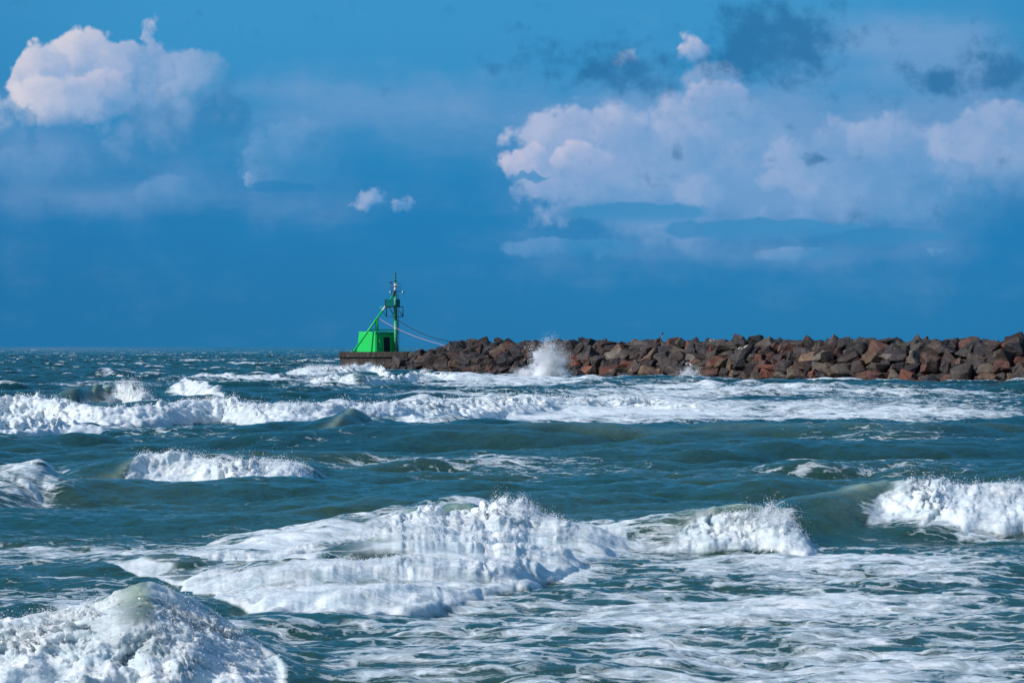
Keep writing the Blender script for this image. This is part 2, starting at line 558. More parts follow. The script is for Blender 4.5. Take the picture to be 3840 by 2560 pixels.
M_WATER = water_material()
M_SPRAY = spray_material()
M_ROCK = rock_material("boulder_stone", True)
M_LIME = rock_material("lime_streaked_stone", True, True)
M_RUBBLE = rock_material("rubble_stone", False)
M_GREEN = paint_material("green_paint", (0.0, 0.60, 0.095), 0.42, 0.5)
M_TEAL = paint_material("teal_panel_paint", (0.0, 0.20, 0.165), 0.15, 0.5)
M_MAST = paint_material("faded_mast_paint", (0.015, 0.42, 0.17), 0.30, 0.5, fade=(0.50, 0.52, 0.44))
M_DARKBAR = paint_material("rusty_bar", (0.035, 0.055, 0.050), 0.55, 0.6)
M_WHITE = paint_material("white_enamel", (0.72, 0.70, 0.66), 0.10, 0.4)
M_CONC = concrete_material()
M_BLACK = plain_material("painted_dark_inside", (0.012, 0.014, 0.014), 0.8)
M_PINK = plain_material("pink_rope", (0.66, 0.36, 0.40), 0.7)
M_CABLE = plain_material("dark_cable", (0.010, 0.022, 0.028), 0.5)
M_BIRD = plain_material("black_feathers", (0.012, 0.012, 0.014), 0.6)
M_WOOD = plain_material("driftwood", (0.030, 0.026, 0.024), 0.8)
M_PALEWOOD = plain_material("pale_wood", (0.55, 0.48, 0.40), 0.7)


def gw(px, py, d):
    """point of the place seen at picture position (px, py) at distance d"""
    return Vector(((px - 1920) * d / F, d, H - (py - HZ) * d / F))


# ------------------------------------------------------------------ sea
# crest points: picture column, picture row of the crest, crest height (m), foam of the front (0..1), front length (m), lip (0..1)
WAVES = [
    dict(name='lower left', back=2.6, pts=[(-900, 2420, .39, 1, 1.6, 0), (-200, 2370, .53, 1, 1.7, 0), (60, 2335, .63, 1, 1.8, .1), (300, 2290, .75, 1, 1.9, .15), (450, 2234, .90, 1, 1.9, .65), (560, 2200, 1.0, 1, 1.9, .82), (640, 2240, .89, 1, 1.8, .15), (720, 2305, .71, 1, 1.7, 0), (860, 2390, .475, 1, 1.5, 0), (1000, 2490, .2, .9, 1.1, 0), (1120, 2560, .05, 0, .7, 0), (1300, 2560, 0, 0, .7, 0)]),
    dict(name='central', back=3.5, pts=[(250, 2110, .0, 0, 1.0, 0), (450, 2102, .08, .5, 1.5, 0), (700, 2110, .16, .75, 3.0, 0), (1000, 2099, .28, .92, 5.3, 0), (1300, 2040, .38, 1, 8.0, 0), (1600, 1978, .45, 1, 10.5, 0), (1900, 1964, .42, 1, 9.5, 0), (2100, 1977, .36, 1, 6.5, 0), (2250, 2000, .25, .95, 4.0, 0), (2330, 2033, .10, .6, 2.5, 0), (2450, 2050, 0, 0, 2, 0)]),
    dict(name='middle', back=4.0, pts=[(700, 2010, .0, 0, 2, 0), (1000, 1995, .25, .1, 2, 0), (1250, 1945, .45, .25, 2, .1), (1480, 1898, .60, .5, 1.7, .5), (1620, 1880, .66, .8, 1.5, 1), (1760, 1868, .68, .9, 1.4, 1), (1845, 1885, .64, .95, 1.5, .7), (1895, 1900, .60, 1, 1.7, 0), (1980, 1918, .50, 1, 1.6, 0), (2060, 1958, .32, .9, 1.3, 0), (2130, 1985, .12, .1, 1, 0), (2260, 1990, .0, 0, 1, 0)]),
    dict(name='right', back=3.5, pts=[(2100, 2016, .10, 0, 2, 0), (2300, 1981, .28, .15, 2, 0), (2480, 1946, .46, .35, 1.8, .2), (2640, 1906, .64, .5, 1.5, .6), (2740, 1888, .72, .6, 1.4, 1), (2830, 1896, .68, .9, 1.5, .8), (2900, 1921, .58, 1, 1.6, 0), (2970, 1971, .38, 1, 1.3, 0), (3030, 2026, .15, .4, 1, 0), (3130, 2036, 0, 0, 1, 0)]),
    dict(name='far right', back=4.5, pts=[(2800, 1925, .24, 0, 2.2, 0), (2950, 1900, .42, 0, 2.4, 0), (3100, 1868, .56, 0, 2.5, .15), (3220, 1838, .68, .22, 2.4, .6), (3330, 1815, .76, .45, 2.3, .9), (3390, 1818, .74, .8, 2.4, .5), (3460, 1826, .70, .9, 2.8, 0), (3600, 1850, .58, .85, 3.6, 0), (3700, 1832, .66, .8, 3.8, .25), (3800, 1812, .76, .85, 3.8, .3), (4000, 1805, .78, 1, 3.4, 0), (4600, 1825, .6, 1, 3, 0)]),
    dict(name='left mid', back=6.0, pts=[(-600, 1866, .3, 0, 4, 0), (0, 1828, .42, 0, 4, 0), (200, 1781, .52, 0, 3.2, .1), (280, 1744, .60, .3, 2.6, .3), (420, 1738, .60, .25, 2.4, .3), (520, 1714, .68, .5, 1.8, .2), (700, 1708, .70, .7, 1.8, .1), (860, 1728, .62, 1, 2.2, 0), (1030, 1721, .62, 1, 2.8, 0), (1130, 1738, .50, 1, 2.6, 0), (1190, 1771, .25, .6, 2, 0), (1280, 1796, .05, 0, 2, 0)]),
    dict(name='left shoulder', back=5.0, pts=[(-800, 1740, .7, .1, 3, 0), (0, 1775, .55, .2, 3, 0), (120, 1800, .42, .2, 3, 0), (300, 1870, .1, 0, 3, 0), (420, 1900, 0, 0, 3, 0)]),
    dict(name='green wall', back=7.0, pts=[(-600, 1660, .10, 0, 5, 0), (800, 1655, .10, 0, 5, 0), (1250, 1622, .40, 0, 5, 0), (1500, 1604, .56, 0, 4.5, .05), (1800, 1595, .66, 0, 4.2, .15), (2100, 1602, .60, 0, 4.2, .1), (2500, 1606, .58, 0, 4.5, .1), (2800, 1588, .66, 0, 4.5, .15), (3100, 1592, .60, 0, 4.5, .1), (3400, 1606, .52, 0, 5, .05), (3840, 1585, .60, 0, 5, .05), (4500, 1590, .5, 0, 5, 0)]),
    dict(name='long', back=9.0, pts=[(-900, 1500, .9, 1, 5, 0), (0, 1508, .95, 1, 4.5, 0), (150, 1500, 1.0, 1, 4.5, 0), (300, 1528, .88, 1, 4, 0), (550, 1532, .86, 1, 4, 0), (720, 1503, 1.0, 1, 4.2, 0), (850, 1492, 1.05, 1, 4.2, 0), (950, 1525, .85, 1, 4, 0), (1150, 1528, .80, 1, 4, 0), (1350, 1515, .85, 1, 4, 0), (1500, 1508, .85, 1, 4, 0), (1640, 1500, .85, 1, 4, 0), (1800, 1505, .75, .9, 4, 0), (2000, 1500, .72, .8, 4, 0), (2300, 1497, .6, .6, 4, 0), (2700, 1515, .4, .2, 4, 0), (3200, 1520, .3, 0, 4, 0), (4200, 1520, .3, 0, 4, 0)]),
    dict(name='green tongue', back=4.0, pts=[(1050, 1640, .08, 0, 3, 0), (1250, 1598, .42, .1, 3, .3), (1430, 1562, .62, .2, 3, .5), (1520, 1560, .60, .5, 3, .3), (1620, 1585, .40, .5, 2.4, 0), (1720, 1610, .1, 0, 2, 0), (1900, 1610, 0, 0, 2, 0)]),
    dict(name='second left', back=4.0, pts=[(-600, 1590, .6, .9, 3, 0), (0, 1590, .60, .9, 3, 0), (250, 1585, .55, .9, 3, 0), (400, 1598, .40, .7, 2.4, 0), (460, 1615, .1, 0, 2, 0), (600, 1620, 0, 0, 2, 0)]),
    dict(name='small left', back=5.0, pts=[(100, 1492, .45, 0, 4, 0), (270, 1462, .95, .2, 3.4, .2), (370, 1444, 1.15, .35, 3, .5), (440, 1438, 1.2, .6, 2.6, .6), (490, 1448, 1.1, 1, 2.8, .3), (540, 1475, .8, 1, 2.6, 0), (590, 1500, .3, .3, 2, 0), (700, 1505, 0, 0, 2, 0)]),
    dict(name='small peak', back=6.0, pts=[(540, 1475, .3, 0, 5, 0), (620, 1448, .85, .3, 5, 0), (700, 1421, 1.3, .7, 5, 0), (750, 1435, 1.1, .6, 5, 0), (850, 1475, .5, .2, 5, 0), (1000, 1495, .1, 0, 4, 0), (1100, 1500, 0, 0, 4, 0)]),
    dict(name='platform', back=8.0, pts=[(1000, 1410, .3, 0, 6, 0), (1090, 1385, .9, .7, 6, .1), (1180, 1378, 1.1, 1, 7, 0), (1320, 1372, 1.25, 1, 7, 0), (1400, 1372, 1.2, 1, 6, 0), (1450, 1392, .8, .8, 5, 0), (1500, 1410, .2, 0, 4, 0), (1600, 1415, 0, 0, 4, 0)]),
    dict(name='platform front', back=5.0, pts=[(1080, 1440, .1, 0, 5, 0), (1160, 1422, .7, .9, 5, 0), (1260, 1412, .9, .9, 5, 0), (1340, 1418, .8, .25, 5, .6), (1400, 1425, .6, .6, 5, .3), (1500, 1408, .8, .9, 5, 0), (1600, 1400, .8, .9, 5, 0), (1700, 1415, .5, .3, 5, 0), (1850, 1430, .1, 0, 5, 0), (2000, 1430, 0, 0, 5, 0)]),
    dict(name='rocks', back=6.0, pts=[(1500, 1450, 0.06, 0, 5, 0), (1800, 1430, 0.27, 0, 5, 0), (2000, 1440, 0.24, 0, 5, 0), (2200, 1432, 0.36, 0, 5, 0), (2400, 1438, 0.30, 0, 5, 0), (2640, 1440, 0.33, 0, 5, 0), (2780, 1448, 0.36, 0, 5, 0), (2880, 1452, 0.24, 0, 5, 0), (3060, 1466, 0.18, 0, 5, 0), (3250, 1440, 0.45, 0, 5, 0), (3450, 1452, 0.33, 0, 5, 0), (3600, 1446, 0.39, 0, 5, 0), (3840, 1462, 0.24, 0, 5, 0), (4400, 1470, 0.24, 0, 5, 0)]),
    dict(name='far crest', back=8.0, pts=[(600, 1432, .1, 0, 6, 0), (700, 1412, .5, .5, 6, 0), (760, 1400, .8, .7, 6, 0), (900, 1412, .5, .5, 6, 0), (1000, 1416, .4, .5, 6, 0), (1150, 1428, .1, 0, 6, 0), (1300, 1430, 0, 0, 6, 0)]),
    dict(name='streak', back=6.0, pts=[(50, 1425, .2, .0, 6, 0), (250, 1412, .5, .2, 6, 0), (400, 1400, .7, .4, 6, 0), (480, 1410, .5, .3, 6, 0), (620, 1425, .2, 0, 6, 0), (800, 1430, 0, 0, 6, 0)]),
]
FOAM = [  # picture column / 1000, row / 1000 of the calm surface, radii, amount
    (2.9, 2.40, 1.6, .36, .75), (1.7, 2.47, .8, .2, .72), (3.1, 2.13, 1.0, .12, .74), (2.3, 2.25, .7, .1, .56), (1.2, 2.5, .4, .12, .6),
    (0.5, 2.07, .9, .07, .62), (0.1, 2.12, .45, .07, .5), (1.15, 2.06, .6, .08, .88), (0.9, 2.17, .5, .05, .55), (1.85, 2.13, .55, .10, 1.0),
    (1.5, 2.14, .7, .10, .55), (2.40, 2.05, .40, .09, .75), (1.0, 2.38, .35, .07, .55), (0.3, 2.55, .6, .2, .7), (3.65, 1.97, .35, .06, .75),
    (1.0, 2.12, .6, .09, .85), (0.25, 2.22, .55, .10, .58), (0.15, 2.05, .5, .05, .66), (1.9, 1.75, .75, .06, .50), (1.15, 1.66, .45, .03, .45), (3.2, 1.78, .6, .05, .28), (2.7, 1.84, .5, .02, .35), (0.10, 1.86, .22, .09, .62),
    (2.2, 1.55, .9, .065, .95), (3.2, 1.56, .8, .07, .76), (1.5, 1.59, .5, .05, .8), (3.4, 1.49, .6, .035, .66), (2.6, 1.48, .8, .03, .8), (3.3, 1.66, .5, .02, .5),
    (1.9, 1.44, .5, .03, .85), (1.25, 1.44, .3, .03, .75), (2.6, 1.46, .6, .015, .7), (0.6, 1.63, .6, .03, .5), (0.25, 1.56, .3, .03, .6),
    (0.35, 1.46, .3, .015, .5), (0.75, 1.44, .3, .012, .5), (1.7, 1.49, .4, .02, .6),
]


def build_sea():
    # rows (distance) and columns (tangent)
    rows = [8.0]
    while rows[-1] < 26:
        rows.append(rows[-1] * 1.01)
    while rows[-1] < 430:
        rows.append(rows[-1] * (1 + 0.00085))
    while rows[-1] < 1100:
        rows.append(rows[-1] * 1.0013)
    while rows[-1] < 3000:
        rows.append(rows[-1] * 1.004)
    while rows[-1] < 32000:
        rows.append(rows[-1] * 1.03)
    rows = np.array(rows)
    half = 0.195
    cols = np.linspace(-half, half, 700)
    ext = half * np.cumprod(np.full(34, 1.055))
    cols = np.concatenate([-ext[::-1], cols, ext])
    T, D = np.meshgrid(cols, rows)
    nr, nc = T.shape
    X = (T * D)
    D = D.copy()
    px = 1920 + F * T
    py = HZ + F * H / D
    # wind waves
    a = spec_tile(512, 83.0, 2 * np.pi / 22, 2 * np.pi / 5, 2.2, 3.0, 1, -1.35)
    b = spec_tile(512, 23.0, 2 * np.pi / 5, 2 * np.pi / 1.1, 2.2, 1.6, 2, -1.2)
    c = spec_tile(512, 7.0, 2 * np.pi / 1.1, 2 * np.pi / 0.12, 2.1, 0.6, 3, -1.7)
    calm = 1 - 0.72 * sstep(62, 46, D)                       # shallow lagoon in the foreground
    far = sstep(120, 260, D)
    ampA = (0.18 + 0.04 * far) * calm
    ampB = (0.068 + 0.050 * far + 0.05 * sstep(300, 600, D)) * (1 - 0.40 * sstep(62, 46, D)) * (1 + 0.25 * sstep(55, 75, D) * sstep(150, 110, D))
    ampC = 0.0125 * np.ones_like(D)
    fade = 1 - 0.8 * sstep(1200, 3500, D)
    ampB = ampB * fade
    ampC = ampC * (1 - sstep(150, 400, D))
    z = np.zeros_like(D)
    ox = np.zeros_like(D)
    oy = np.zeros_like(D)
    hsum = np.zeros_like(D)
    for t, L, am, ch in ((a, 83.0, ampA, 0.9), (b, 23.0, ampB, 0.9), (c, 7.0, ampC, 0.8)):
        h = samp(t[0], X, D, L)
        z += am * h
        hsum += h * (1.0 if L > 50 else 0.8 if L > 10 else 0.2)
        ox -= ch * am * samp(t[1], X, D, L)
        oy -= ch * am * samp(t[2], X, D, L)
    h2 = samp(a[0], X * 0.31 + 17, D * 0.31 + 5, 83.0)
    z += (0.10 * far) * h2
    hsum += 0.5 * h2
    # named waves
    roller = np.zeros_like(D)
    thin = np.zeros_like(D)
    zone = np.full(D.shape, -1, dtype=np.int8)
    foam = 0.12 - 0.10 * sstep(90, 200, D)
    zw = np.zeros_like(D)
    wob = samp(a[0], X * 2.3, D * 0.4, 83.0)
    wob2 = samp(b[0], X * 1.3 + 3, D * 0.2, 23.0)
    wob3 = samp(b[0], X * 2.2 + 9, D * 0.9, 23.0)
    wob4 = samp(b[0], X * 6.1 + 2, D * 2.4, 23.0)
    crest_info = []
    glassmax = np.zeros_like(D)
    for wi, w in enumerate(WAVES):
        P = np.array(w['pts'], dtype=float)
        q = np.linspace(P[0, 0], P[-1, 0], 900)
        ker = np.hanning(61)
        ker /= ker.sum()
        sm = lambda v: np.convolve(np.pad(v, 30, mode='edge'), ker, mode='valid')
        hh = sm(np.interp(q, P[:, 0], P[:, 2]))
        yy = sm(np.interp(q, P[:, 0], P[:, 1]))
        dd = F * (H - hh) / np.maximum(yy - HZ, 20)
        # the crest line on the plan, evened out so that it does not zigzag
        ff = sm(np.interp(q, P[:, 0], P[:, 3]))
        ll = sm(np.interp(q, P[:, 0], P[:, 4]))
        lp = sm(np.interp(q, P[:, 0], P[:, 5]))
        crest_info.append((q, dd, hh, ff, ll, lp))
        e = 1e-9
        dc = np.interp(px, q, dd)
        h = np.interp(px, q, hh, left=hh[0] if P[0, 0] < -300 else 0, right=hh[-1] if P[-1, 0] > 3900 else 0)
        ft = np.interp(px, q, ff, left=ff[0] if P[0, 0] < -300 else 0, right=ff[-1] if P[-1, 0] > 3900 else 0)
        if P[0, 0] > -300:
            h = h * sstep(P[0, 0], P[0, 0] + 160, px)
        if P[-1, 0] < 3900:
            h = h * sstep(P[-1, 0], P[-1, 0] - 120, px)
        L = np.interp(px, q, ll)
        lip = np.interp(px, q, lp)
        sc = np.clip(dc / 60, 0.6, 2.5)
        s = D - dc + wob * 0.10 * sc + wob2 * 0.07 * sc
        back = w['back']
        pf = np.where(s > 0, np.exp(-np.abs(s / back) ** 1.5), 0)
        # front: rounded bore where it is foam, hollow face where it is green
        L = L + ft * np.minimum(L, 3.0) * (0.13 * wob3 + 0.09 * wob4)
        t = np.clip(-s / (L + e), 0, 1)
        bore = np.sqrt(np.maximum(1 - t ** 2, 0)) * (1 - 0.35 * t)
        face = (1 - t) ** 1.8 * (1 + 1.8 * t) * np.clip(1 - 0.2 * t, 0, 1)
        fr = np.where(s <= 0, bore * ft + face * (1 - ft), 0)
        prof = np.where(s > 0, pf, fr)
        h = h * (1 + 0.09 * samp(b[0], X * 1.2 + 7 * wi, D * 0.8 + wi, 23.0) * ft + 0.05 * samp(b[0], X * 3.7 + 3 * wi, D * 2.4 + wi, 23.0) * ft)
        hz = h * prof
        zw = np.maximum(zw, hz) * 0.75 + (zw + hz) * 0.25
        # lip thrown forward
        cr = np.exp(-(s / (0.28 * L + e)) ** 2) * lip * np.clip(h * 3, 0, 1)
        oy -= 0.30 * h * cr
        thin = np.maximum(thin, cr * np.exp(-((s + 0.05) / (0.30 * L)) ** 2))
        thin = np.maximum(thin, 0.35 * lip * np.clip(h * 2, 0, 1) * np.where(s <= 0, (1 - t), 0))
        # foam of the front
        inside = sstep(-1.04, -0.92, s / (L + e)) * sstep(0.35, 0.0, s / (L + e))
        cut = sstep(0.0, 0.35, ft * 1.3 - 0.55 * (1 - ft) * (1 - t) + 0.16 * wob2 - 0.15)
        glass = np.clip(1.1 * lip * sstep(0.52, 0.30, t + 0.08 * wob2) * sstep(0.5, 0.1, s), 0, 1)
        cut = cut * (1 - glass)
        glassmax = np.maximum(glassmax, glass * sstep(0.15, 0.4, h))
        rr = inside * cut * sstep(0.02, 0.2, ft) * sstep(0.02, 0.12, h)
        if w['name'] == 'central':        # a broad apron: churned, with gaps of foamy water between the boils
            boil = sstep(-0.55, 0.55, samp(b[0], X * 1.5 + 31, D * 1.9 + 3, 23.0) + 0.8 * samp(a[0], X * 3.1, D * 4.5 + 11, 83.0))
            midz = sstep(0.02, 0.15, t) * sstep(0.97, 0.80, t)
            rr = rr * (1 - 0.80 * midz * (1 - boil))
            upper = sstep(0.62, 0.30, t) * sstep(1750, 1250, px) * (s <= 0)      # streaked slope behind the roller
            rr = rr * (1 - 0.85 * upper)
            weak = upper
            apron = np.where(s <= 0, midz, 0) * np.clip(h * 3, 0, 1) * (boil - 0.4)
        zone[rr > np.maximum(roller, 0.3)] = wi
        roller = np.maximum(roller, rr)
        foam = np.maximum(foam, (0.80 - 0.20 * weak if w['name'] == 'central' else 0.95) * inside * sstep(0.05, 0.6, ft) * (1 - 0.72 * glass))
        # froth left on the back of the wave
        foam = np.maximum(foam, 0.85 * ft * np.where(s > 0, np.exp(-s / (back * 1.3)), 0) * sstep(0.1, 0.4, h))
        foam = np.maximum(foam, 0.55 * ft * np.where(s < 0, np.exp(-np.maximum(-s - L, 0) / (1.5 * L)), 0) * sstep(0.1, 0.4, h))
    # foam regions
    pxk, pyk = px / 1000, py / 1000
    for (cx, cy, rx, ry, am) in FOAM:
        foam = np.maximum(foam, am * np.exp(-(((pxk - cx) / rx) ** 2 + ((pyk - cy) / ry) ** 2) ** 1.5))
    # whitecaps offshore
    wc = sstep(2.9, 3.7, hsum) * sstep(70, 160, D)
    wcf = sstep(3.1, 3.8, samp(b[0], X * 0.22, D * 0.05, 23.0) + 0.6 * h2) * sstep(350, 700, D)
    foam = np.maximum(foam, 0.75 * wc)
    foam = np.maximum(foam, 0.95 * wcf)
    foam = np.where(D > 600, np.maximum(foam - 0.1, 0.9 * wcf), foam)
    foam += 0.10 * samp(a[0], X * 1.2, D * 1.2, 83.0) * (1 - sstep(400, 700, D))
    foam = foam * (1 - 0.85 * glassmax) + 0.24 * glassmax
    # turbulence
    arc = D + 1.5 * zw
    bt = spec_tile(512, 1.0, 2 * np.pi * 2, 2 * np.pi * 60, 1.6, 0, 9)[0]
    bt2 = spec_tile(512, 1.0, 2 * np.pi * 2, 2 * np.pi * 60, 1.6, 0, 10)[0]
    k = np.clip(D / 45, 0.75, 3.0)
    turb = np.zeros_like(D)
    turb2 = np.zeros_like(D)
    mask = np.clip(0.85 + 0.55 * samp(bt2, X / k + 4, arc / k, 11.0) + 0.35 * samp(bt, X / k + 7, arc / k, 4.3), 0.55, 1.7)
    for sz, am in ((9.0, 0.080), (4.1, 0.052), (1.8, 0.034), (0.8, 0.014), (0.4, 0.007)):
        n = samp(bt, X / k, arc / k, sz)
        n2 = samp(bt2, X / k + 1.7, arc / k, sz)
        turb += am * (np.tanh(np.abs(n) * 1.2) * 1.9 - 1.05)
        turb2 += am * np.tanh(n2)
    rdg = np.zeros_like(D)
    for sz, am in ((1.9, 0.022), (0.85, 0.012), (0.42, 0.008)):
        n = samp(bt, X / k + 2.2, arc / k + 5, sz)
        rdg += am * (np.maximum(1 - np.abs(n), 0) ** 2 * 1.6 - 0.5)
    turb += rdg
    zw = zw + 0.16 * apron
    soft_ap = 1 - 0.40 * np.clip(apron * 3 + 0.6, 0, 1) * (np.abs(apron) > 1e-6)
    rz = roller * np.clip(zw * 1.6, 0.25, 1.0) * mask * soft_ap
    damp = 1 - 0.8 * roller
    z = z * damp + zw + turb * rz * np.minimum(k, np.sqrt(k)) * 0.80 + 0.03 * roller
    oy = oy * np.maximum(damp, 0.4) - (turb2 * 1.0 + turb * 1.5) * rz * np.minimum(k, np.sqrt(k))
    ox = ox * damp + turb2 * rz * 0.8
    # froth thickness on the flat
    nfl = samp(bt, X, arc, 9.0)
    z += 0.012 * nfl * sstep(0.3, 0.7, foam) * (1 - sstep(80, 160, D))
    damp_in = sstep(10, 26, D)
    co = np.stack([X + ox * damp_in, D + oy * damp_in, z * damp_in], axis=-1).reshape(-1, 3)
    flow = np.stack([X, D + 1.5 * zw, np.zeros_like(X)], axis=-1).reshape(-1, 3)
    sand = sstep(130, 60, D)
    at = dict(foam=np.clip(foam, 0, 1.1).ravel(), roller=roller.ravel(), thin=np.clip(thin, 0, 1).ravel(), sand=sand.ravel(), flow=flow)
    i = np.arange(nr * nc).reshape(nr, nc)
    quads = np.stack([i[:-1, :-1], i[:-1, 1:], i[1:, 1:], i[1:, :-1]], axis=-1).reshape(-1, 4)
    me = mesh_np("water", co, quads, attrs=at)
    o = obj("water", me, M_WATER)
    tag(o, "choppy teal sea with streaks of white foam", "sea", None, 'structure')
    return co.reshape(nr, nc, 3), roller, zone, px, D, zw, crest_info


SEA = build_sea()


# ------------------------------------------------------------------ spray
OCT_V = np.array([(1, 0, 0), (-1, 0, 0), (0, 1, 0), (0, -1, 0), (0, 0, 1), (0, 0, -1)], dtype=np.float32)
OCT_F = np.array([(0, 2, 4), (2, 1, 4), (1, 3, 4), (3, 0, 4), (2, 0, 5), (1, 2, 5), (3, 1, 5), (0, 3, 5)])


def drops(name, p, r, label):
    n = len(p)
    sc = r[:, None, None] * RNG.uniform(0.7, 1.35, (n, 6, 1))
    co = (p[:, None, :] + OCT_V[None] * sc).reshape(-1, 3)
    fc = (OCT_F[None] + (np.arange(n) * 6)[:, None, None]).reshape(-1, 3)
    o = obj(name, mesh_np(name, co, None, fc), M_SPRAY)
    tag(o, label, "sea spray", "bursts of spray thrown up by the waves", 'stuff')
    return o


def wave_spray(wi, label, njets=220, vup=1.0, per=16, fine=1.0, pxlim=None):
    co, roller, zone, px, D, zw, info = SEA
    sel = (zone == wi) & (roller > 0.5) & (zw > 0.12) & (px > -250) & (px < 4100)
    if pxlim:
        sel &= (px > pxlim[0]) & (px < pxlim[1])
    idx = np.argwhere(sel)
    if not len(idx):
        return
    wgt = zw[sel] ** 1.2
    wgt = wgt / wgt.sum()
    pick = idx[RNG.choice(len(idx), njets, p=wgt)]
    base = co[pick[:, 0], pick[:, 1]]
    hh = zw[pick[:, 0], pick[:, 1]]
    dist = base[:, 1]
    k = np.clip(dist / 45, 0.7, 4)
    vel = np.stack([RNG.normal(0.25, 0.5, njets), RNG.normal(-0.5, 0.5, njets), np.abs(RNG.normal(0.9, 0.55, njets))], -1)
    vel *= (0.42 * vup * np.sqrt(np.maximum(hh, 0.1)) * k ** 0.3)[:, None]
    t = RNG.random((njets, per)) ** 1.3
    amp = 0.1 + RNG.random((njets, 1)) ** 2.2
    p = base[:, None, :] + vel[:, None, :] * (t * amp + 0.03)[:, :, None] * 0.9
    p[:, :, 2] -= 0.35 * (t * amp) ** 2 * vup
    p += RNG.normal(0, 1, p.shape) * (0.02 + 0.05 * t * amp)[:, :, None] * k[:, None, None]
    r = (0.0028 + 0.0075 * RNG.random((njets, per)) ** 4) * (1.25 - 0.8 * t) * k[:, None] * fine
    drops("sea_spray", p.reshape(-1, 3), r.reshape(-1), label)


wave_spray(0, "spray thrown up by the breaker in the lower left corner", 1500, 1.5, 12)
wave_spray(1, "spray along the wide white roller in the centre foreground", 1700, 1.0, 12)
wave_spray(2, "spray over the curling breaker just behind the wide white roller", 420, 1.2, 12, pxlim=(1850, 2150))
wave_spray(3, "spray over the breaker right of the centre with a yellowish lip", 900, 1.2, 12, pxlim=(2700, 3100))
wave_spray(4, "spray over the white breaker at the right edge", 800, 1.0, 12)
wave_spray(5, "spray along the breaker in the left middle distance", 650, 1.1, 12)
wave_spray(8, "spray along the longest white breaker reaching the left edge", 1300, 1.0, 12)
wave_spray(11, "spray off the small hollow breaker behind the long white one", 400, 1.3, 12)
wave_spray(13, "spray off the wave breaking against the concrete platform", 700, 1.2, 12)


def mist_material(w, h, lean, seed):
    m, g, out = new_mat("spray_mist")
    tc = g.n('ShaderNodeTexCoord')
    p = tc.outputs['Object']
    q = g.vm('ADD', p, (seed * 7.3, seed * 3.1, 0))
    n1, _ = g.noise(q, 0.9, 6, 0.62)
    n2, _ = g.noise(q, 3.2, 5, 0.65)
    e = g.vm('MULTIPLY', p, (1 / (w * 0.62), 1 / (w * 0.42), 1 / (h * 0.66)))
    r = g.vm('LENGTH', g.vm('SUBTRACT', e, (lean * 0.4, 0, 0)))
    f = g.m('SUBTRACT', g.m('MULTIPLY_ADD', n1, 1.6, g.m('MULTIPLY', n2, 0.7)), g.m('ADD', r, 0.42))
    v = g.n('ShaderNodeVolumePrincipled')
    v.inputs['Color'].default_value = (0.99, 0.995, 1.0, 1)
    v.inputs['Anisotropy'].default_value = 0.1
    g.put(v.inputs['Density'], g.step(-0.05, 0.55, f, 0.0, 26.0))
    g.link(v.outputs[0], out.inputs['Volume'])
    return m


def burst(px0, py0, d, w, h, n, lean, label, size=0.035, seed=0):
    """plume thrown up where a wave hits the boulders"""
    r = np.random.default_rng(seed)
    foot = gw(px0, py0, d)
    # dense heart of the plume
    nc = int(n * 0.12)
    th = r.normal(lean * 0.6, 0.50, nc)
    rr = r.random(nc) ** 0.6
    hx = np.sin(th) * rr * w * 0.62 + r.normal(0, 0.06 * w, nc)
    hz = np.abs(np.cos(th)) * rr * h * 0.62
    lump = 1 + 0.18 * np.sin(th * 9 + seed) + 0.12 * np.sin(th * 21 + 2)
    heart = np.stack([foot.x + hx * lump, foot.y + r.normal(0, 0.16 * w, nc), foot.z - 0.2 + hz * lump], -1)
    hr = size * (0.6 + 1.1 * r.random(nc) ** 2)
    nj = 130
    n2 = n - nc
    ang = r.normal(lean, 0.40, nj)
    spd = (0.35 + 0.65 * r.random(nj) ** 1.6)
    j = r.integers(0, nj, n2)
    t = r.random(n2) ** 0.8
    x = np.sin(ang[j]) * spd[j] * t * w + r.normal(0, 0.05 * w, n2)
    zz = np.cos(ang[j]) * spd[j] * t * h
    zz = zz * (1 - 0.15 * t) + r.normal(0, 0.03 * h, n2)
    y = r.normal(0, 0.20 * w, n2)
    p = np.stack([foot.x + x, foot.y + y, foot.z + np.maximum(zz, -0.3)], -1)
    rad = size * (0.35 + 1.2 * r.random(n2) ** 3) * (1.25 - 0.7 * t)
    drops("sea_spray", np.concatenate([heart, p]), np.concatenate([hr, rad]), label)
    # the cloud of fine droplets too small to tell apart
    bm = bmesh.new()
    bmesh.ops.create_icosphere(bm, subdivisions=3, radius=1.0)
    for v in bm.verts:
        v.co = Vector((v.co.x * w * 0.85 + max(v.co.z, 0) * lean * w, v.co.y * w * 0.5, v.co.z * h * (0.95 if v.co.z > 0 else 0.25)))
    o = done(bm, "spray_mist", mist_material(w, h, lean, seed))
    o.location = foot
    tag(o, label + ", its white mist", "sea spray", "bursts of spray thrown up by the waves", 'stuff')


burst(2050, 1418, 305, 4.4, 6.0, 46000, 0.22, "tall white splash bursting against the jetty boulders", 0.026, 1)
burst(1985, 1424, 309, 3.2, 2.2, 9000, -0.25, "wide skirt of spray at the left foot of the tall splash", 0.026, 7)
burst(2585, 1432, 280, 2.2, 2.2, 14000, 0.0, "low white splash against the boulders right of the tall one", 0.026, 2)
burst(3600, 1440, 256, 2.6, 1.7, 9000, 0.25, "thin splash at the foot of the boulders near the right edge", 0.024, 3)
burst(1590, 1405, 345, 1.5, 1.1, 2500, 0.1, "small splash on the dark boulders beside the concrete platform", 0.040, 4)
burst(2475, 1425, 288, 1.2, 0.8, 1500, 0.2, "small splash on the boulders left of the low white splash", 0.035, 5)

